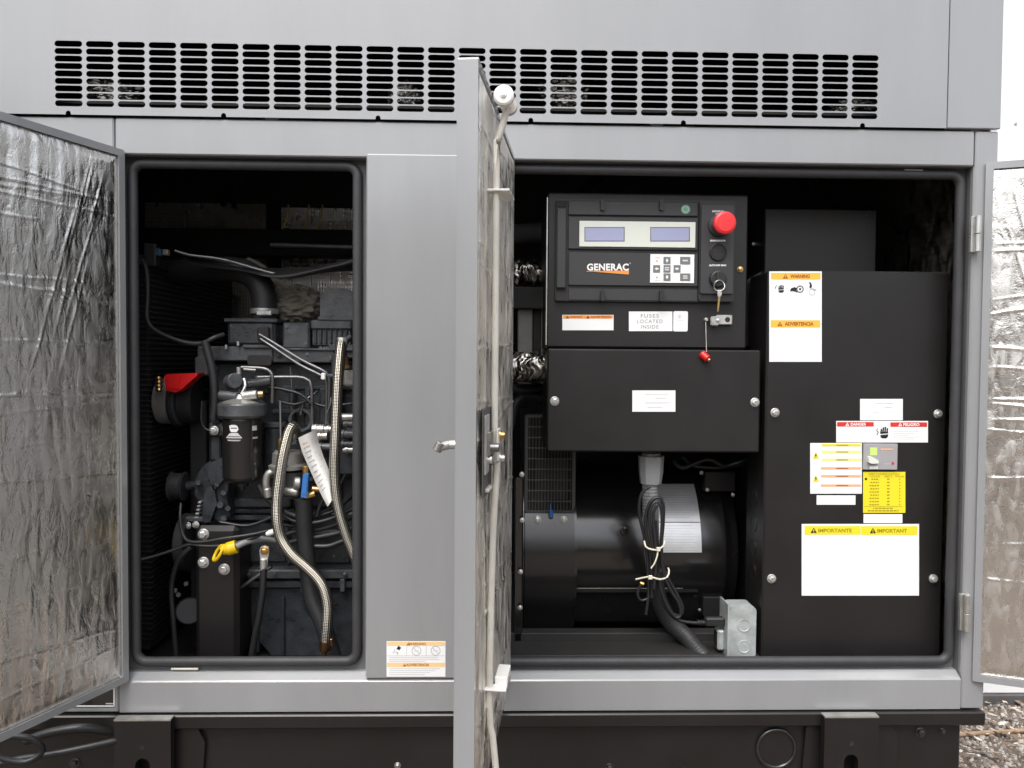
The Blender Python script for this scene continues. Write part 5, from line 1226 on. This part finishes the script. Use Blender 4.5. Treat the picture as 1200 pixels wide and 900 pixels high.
# insulation blanket and its tail, slack strap over the engine
bl = lump(345, 358, 0.42, 0.085, 0.052, 0.06, khaki, 4.4, 0.3, 16)
tag(bl.build("exhaust_blanket"), "khaki insulation blanket wrapped lumpy round the exhaust behind the engine", "insulation")
tag(MB().tube([A(288, 308, 0.4), A(305, 318, 0.4), A(322, 331, 0.41), A(345, 340, 0.42), A(366, 346, 0.43)], 0.018, khaki, 12, rfun=lambda t, L: 1 + 0.2 * math.sin(t * 9)).build("wrapped_pipe"), "khaki cloth wrapped pipe slanting down to the blanket", "pipe")
b = MB()
def fn(u, v):
    x = 216 + 250 * u; top = 298 + 16 * math.sin(math.pi * min(1, u * 1.1)) - 10 * max(0, u - 0.6); bot = 303 + 26 * math.sin(math.pi * min(1, u * 0.95)) - 8 * u + 2 * math.sin(u * 17)
    p = A(x, top + (bot - top) * v, 0.29 + 0.03 * math.sin(v * 3 + u * 5)); return p
b.sheet(fn, 60, 8, hosebl); tag(b.build("rubber_sheet"), "black rubber sheet sagging above the engine", "rubber sheet")
tag(MB().tube([A(205, 294, 0.28), A(222, 299, 0.28), A(260, 304, 0.285), A(300, 315, 0.28), A(340, 326, 0.28)], 0.0045, dulls, 8).build("cable_tube"), "thin grey tube along the edge of the black rubber sheet", "pipe")
# red terminal cover
rt = thing("red_terminal_cover", "red wedge shaped plastic terminal cover beside the belt drive", "terminal cover", A(212, 460, 0.24))
b = MB(); b.px([(192, 441), (196, 438.5), (232, 437), (231, 440), (214, 455), (206, 460), (195, 457.5)], 0.22, 0.045, redpl); b.px([(195, 443), (211, 441.5), (209, 456), (197, 455)], 0.216, 0.005, redpl); b.build("cover", rt)
b = MB(); p0, p1 = A(186, 441, 0.235), A(186.5, 458, 0.235)
b.lathe(p0, p1 - p0, [(0, 0), (0, 0.006), (0.006, 0.010), (0.010, 0.007), (0.016, 0.011), (0.020, 0.007), (0.026, 0.011), (0.030, 0.007), (0.036, 0.010), (0.04, 0.006), (0.042, 0)], brass, 14); b.build("spring", rt)
# braided hoses
def hose(pts, Y, r, lab, fit=None):
    h = thing("braided_hose", lab, "hose", A(pts[-1][0], pts[-1][1], Y[-1]), "braided steel hoses")
    b = MB(); P = [A(x, y, yy) for (x, y), yy in zip(pts, Y)]; b.tube(P, r, braid, 18, step=0.006); b.build("braid", h)
    for i, (p, q, rr, m) in enumerate(fit or []):
        b = MB(); b.cyl(A(*p), A(*q), rr, m, 12, 0.001); b.build("fitting", h)
hose([(346, 512), (346, 503), (343, 500), (338, 508), (332, 532), (327.5, 560), (324.5, 590), (325, 612), (330, 632), (342, 650), (358, 664), (372, 678), (380, 692), (384, 712), (383, 735), (381, 758)], [0.24, 0.21, 0.18, 0.165, 0.155, 0.15, 0.145, 0.14, 0.14, 0.135, 0.13, 0.125, 0.12, 0.115, 0.11, 0.11], 0.0140, "braided steel hose curving down from the lift pump to the sill",
     [((381.6, 750, 0.11), (380.8, 762, 0.11), 0.0145, copper), ((380.8, 762, 0.11), (380.4, 772, 0.11), 0.006, brass), ((346, 512, 0.235), (346, 503, 0.212), 0.014, steel), ((388, 748, 0.11), (389, 756, 0.11), 0.007, copper)])
hose([(401, 398), (399, 410), (396.5, 440), (394.5, 480), (393, 520), (392, 550), (394, 580), (399, 605), (407, 630), (417, 655), (424, 672)], [0.18, 0.17, 0.16, 0.155, 0.15, 0.15, 0.15, 0.15, 0.15, 0.15, 0.15], 0.0135, "braided steel hose hanging along the right edge of the left opening",
     [((401.4, 396, 0.18), (400.8, 404, 0.178), 0.0145, zinc)])
# paper tag
b = MB()
def fn(u, v):
    L = [(349.5, 513), (354, 530), (362, 548), (371, 568), (378, 583), (384, 594)]; Rr = [(371, 503), (373.5, 518), (379, 535), (386, 552), (390, 567), (391, 583)]
    t = v * 5; i = min(4, int(t)); k = t - i
    l = Vector(L[i]).lerp(Vector(L[i + 1]), k); r = Vector(Rr[i]).lerp(Vector(Rr[i + 1]), k); p = l.lerp(r, u)
    return A(p.x, p.y, 0.142 + 0.02 * (u - 0.5) ** 2 * 4 + 0.012 * math.sin(v * 4) + 0.012 * u)
b.sheet(fn, 10, 20, paper)
for i in range(11):
    v0 = 0.10 + i * 0.062; ue = 0.86 if i % 3 else 0.7
    o = fn(0.14, v0); b.add([fn(0.14, v0) + Vector((0, -0.0016, 0)), fn(ue * 0.5, v0 + 0.006) + Vector((0, -0.0016, 0)), fn(ue, v0) + Vector((0, -0.0016, 0)), fn(ue, v0 + 0.014) + Vector((0, -0.0016, 0)), fn(ue * 0.5, v0 + 0.018) + Vector((0, -0.0016, 0)), fn(0.14, v0 + 0.014) + Vector((0, -0.0016, 0))], [(0, 1, 4, 5), (1, 2, 3, 4)], greyink if i else peach)
tag(b.build("paper_tag"), "curled white paper tag with printed lines hanging between the braided hoses", "tag")
# cables and small hoses
def cab(pts, Y, r, m, lab, name="cable", grp="black cables in the engine bay"):
    Ys_ = Y if isinstance(Y, (list, tuple)) else [Y] * len(pts)
    return tag(MB().tube([A(x, y, yy) for (x, y), yy in zip(pts, Ys_)], r, m, 10).build(name), lab, "cable" if name == "cable" else "hose", grp)
cab([(160, 657), (180, 652), (205, 644), (222, 638), (240, 640), (262, 639), (285, 634), (305, 627)], [0.1, 0.12, 0.13, 0.13, 0.128, 0.128, 0.13, 0.15], 0.0042, cable, "black cable running from the left jamb past the yellow lug")
cab([(212, 590), (211, 606), (213, 622), (220, 634), (238, 635), (262, 631), (285, 628), (302, 625), (314, 622)], [0.2, 0.18, 0.15, 0.13, 0.125, 0.125, 0.13, 0.14, 0.15], 0.0044, cable, "black cable looping over the mount plate to the pale connector")
cab([(224, 641), (214, 650), (206, 665), (201, 690), (203, 725), (207, 775)], [0.13, 0.13, 0.14, 0.15, 0.15, 0.15], 0.0065, cable, "black cable hanging down beside the mount plate")
cab([(309, 664), (308, 690), (304, 720), (299, 745), (294, 775)], [0.155, 0.15, 0.15, 0.15, 0.15], 0.0085, cable, "thick black ground cable below the brass bolted lug")
cab([(303, 568), (310, 580), (322, 592), (338, 602), (352, 606)], 0.2, 0.0075, hosebl, "black rubber hose sloping under the fuel filter", "hose", "black hoses in the engine bay")
cab([(330, 628), (350, 622), (375, 620), (400, 612), (425, 598)], 0.22, 0.0065, hosebl, "upper black hose crossing behind both braided hoses", "hose", "black hoses in the engine bay")
cab([(330, 638), (355, 632), (380, 628), (405, 622), (425, 612)], 0.21, 0.0065, hosebl, "lower black hose crossing behind both braided hoses", "hose", "black hoses in the engine bay")
cab([(340, 604), (362, 606), (388, 596), (425, 575)], 0.25, 0.006, hosebl, "thin black hose rising to the injection pump", "hose", "black hoses in the engine bay")
cab([(356, 584), (357, 620), (360, 660), (366, 700), (378, 730), (392, 775)], [0.19, 0.2, 0.2, 0.19, 0.18, 0.17], 0.022, hosebl, "wide black hose dropping from the blue valve to the sill", "hose", "black hoses in the engine bay")
cab([(168, 306), (172, 318), (173, 345), (172, 372), (178, 384), (195, 394), (220, 402), (238, 402), (250, 396), (262, 392)], [0.26, 0.24, 0.23, 0.22, 0.22, 0.22, 0.22, 0.22, 0.22, 0.24], 0.0062, hosebl, "thin black hose curving from the radiator over the red cover", "hose", "black hoses in the engine bay")
cab([(240, 400), (245, 418), (250, 440), (252, 470), (250, 490)], 0.22, 0.0105, hosebl, "black hose dropping beside the fuel filter", "hose", "black hoses in the engine bay")
cab([(280, 690), (300, 676), (318, 664)], 0.2, 0.005, dulls, "dull dipstick tube below the ground lug", "hose", "black hoses in the engine bay")
b = MB(); b.cyl(A(312, 625.5, 0.15), A(328, 621, 0.15), 0.0075, paper, 10, 0.002); b.cyl(A(327, 621.4, 0.15), A(332, 620, 0.15), 0.0055, cast, 10, 0.001); tag(b.build("cable_connector"), "pale cylindrical cable connector beside the braided hose", "connector")
# yellow capped lug
yl = thing("yellow_cable_lug", "yellow vinyl capped ring lug on a grey cable", "cable lug", A(262, 655, 0.12))
b = MB(); c = A(256, 648, 0.115); ax = (A(268, 642, 0.125) - A(252, 650, 0.105)).normalized()
u_ = (A(262, 636, 0.12) - A(250, 660, 0.11)).normalized(); w_ = Vector((0.32, 0.85, 0.0)).normalized()
P = [c + u_ * 0.020 * math.sin(R(a)) + Vector((0.0105, -0.010, 0.004)) * math.cos(R(a)) for a in range(0, 361, 15)]; b.tube(P, 0.0042, yelpl, 10, raw=True, cap=False); b.build("ring", yl)
b = MB(); b.tube([A(260, 646, 0.116), A(264, 644, 0.118), A(270, 642.5, 0.12), A(277, 640.5, 0.122)], 0.0145, yelpl, 18, step=0.003, rfun=lambda t, L: 0.75 + 0.4 * min(1, t * 2.2) - (0.18 if 0.42 < t < 0.5 else 0)); b.build("boot", yl)
b = MB(); b.tube([A(277, 640.5, 0.122), A(284, 637, 0.128), A(292, 634, 0.14), A(306, 632, 0.17), A(322, 634, 0.2)], 0.008, conduitm, 12); b.build("cable", yl)
# ground lug
gl = thing("ground_lug", "tinned ground cable lug held by a brass bolt", "cable lug", A(310, 665, 0.15))
b = MB(); b.px([(304, 645), (306, 640.5), (310, 639), (314.6, 641), (315.6, 646), (313.6, 656), (313, 667), (304.6, 667), (305, 656)], 0.155, 0.004, zinc); b.cyl(A(309, 655, 0.155), A(308.8, 668, 0.155), 0.0088, zinc, 14, 0.001); b.build("lug", gl)
b = MB(); bolt(b, 310.4, 645.4, 0.155, 5.0, brass, brass); b.build("bolt", gl)
# denser fittings round the block
for pts, Y, r, lab in (([(326, 470), (345, 474), (362, 470), (380, 476), (420, 472)], 0.255, 0.004, "thin black wire loom across the block above the paper tag"),
                       ([(300, 440), (312, 452), (330, 456), (352, 462), (366, 474)], 0.24, 0.0045, "black wire sagging under the bent fuel lines"),
                       ([(318, 590), (330, 602), (348, 612), (372, 612), (398, 604), (425, 590)], 0.2, 0.0055, "black cable dipping between the braided hoses"),
                       ([(322, 612), (345, 616), (368, 606), (392, 598), (412, 580), (420, 560)], 0.215, 0.005, "black cable rising beside the right braided hose"),
                       ([(366, 640), (385, 640), (402, 634), (425, 628)], 0.21, 0.0075, "thickest black cable low between the braided hoses"),
                       ([(237, 470), (236, 492), (240, 502), (247, 505)], 0.22, 0.003, "thin black wire ending at the bolt left of the filter"),
                       ([(258, 612), (290, 616), (318, 606), (332, 596)], 0.19, 0.0045, "black cable running under the fuel filter"),
                       ([(405, 556), (400, 566), (392, 572), (376, 590), (372, 604)], 0.2, 0.005, "short black cable below the pump fittings")):
    cab(pts, Y, r, cable, lab)
for x, y, r_ in ((252, 432, 3), (300, 432, 2.6), (360, 416, 2.6), (402, 412, 2.6), (345, 520, 3), (376, 545, 3.4), (406, 545, 3.4), (350, 610, 3.4), (392, 652, 3.6), (300, 656, 3.6), (340, 656, 3.6), (292, 673, 2.8), (322, 673, 2.8), (372, 673, 2.8), (404, 673, 2.8), (336, 384, 2.2), (358, 404, 2.2), (318, 500, 3)):
    part("bolt", lambda b: bolt(b, x, y, 0.252 if y < 440 or y > 668 else 0.295, r_, iron2))
part("relay", lambda b: (b.bx(298, 446, 316, 462, 0.26, 0.05, plast2, 0.004), b.bx(301, 449, 313, 459, 0.257, 0.01, plast, 0.002)))
part("oil_cooler", lambda b: (b.cyl(A(322, 560, 0.3), A(322, 500, 0.3), 0.03, iron, 24, 0.004), b.cyl(A(322, 500, 0.3), A(322, 494, 0.3), 0.034, iron2, 24, 0.002)))
part("side_plate", lambda b: (b.bx(286, 628, 336, 660, 0.285, 0.02, iron, 0.006), b.bx(344, 560, 400, 596, 0.3, 0.03, iron, 0.008), b.bx(352, 622, 412, 662, 0.29, 0.03, iron, 0.008)))
part("lower_rib", lambda b: b.bx(300, 700, 303, 765, 0.28, 0.02, iron, 0.002)); part("lower_rib", lambda b: b.bx(330, 700, 333, 768, 0.28, 0.02, iron, 0.002))
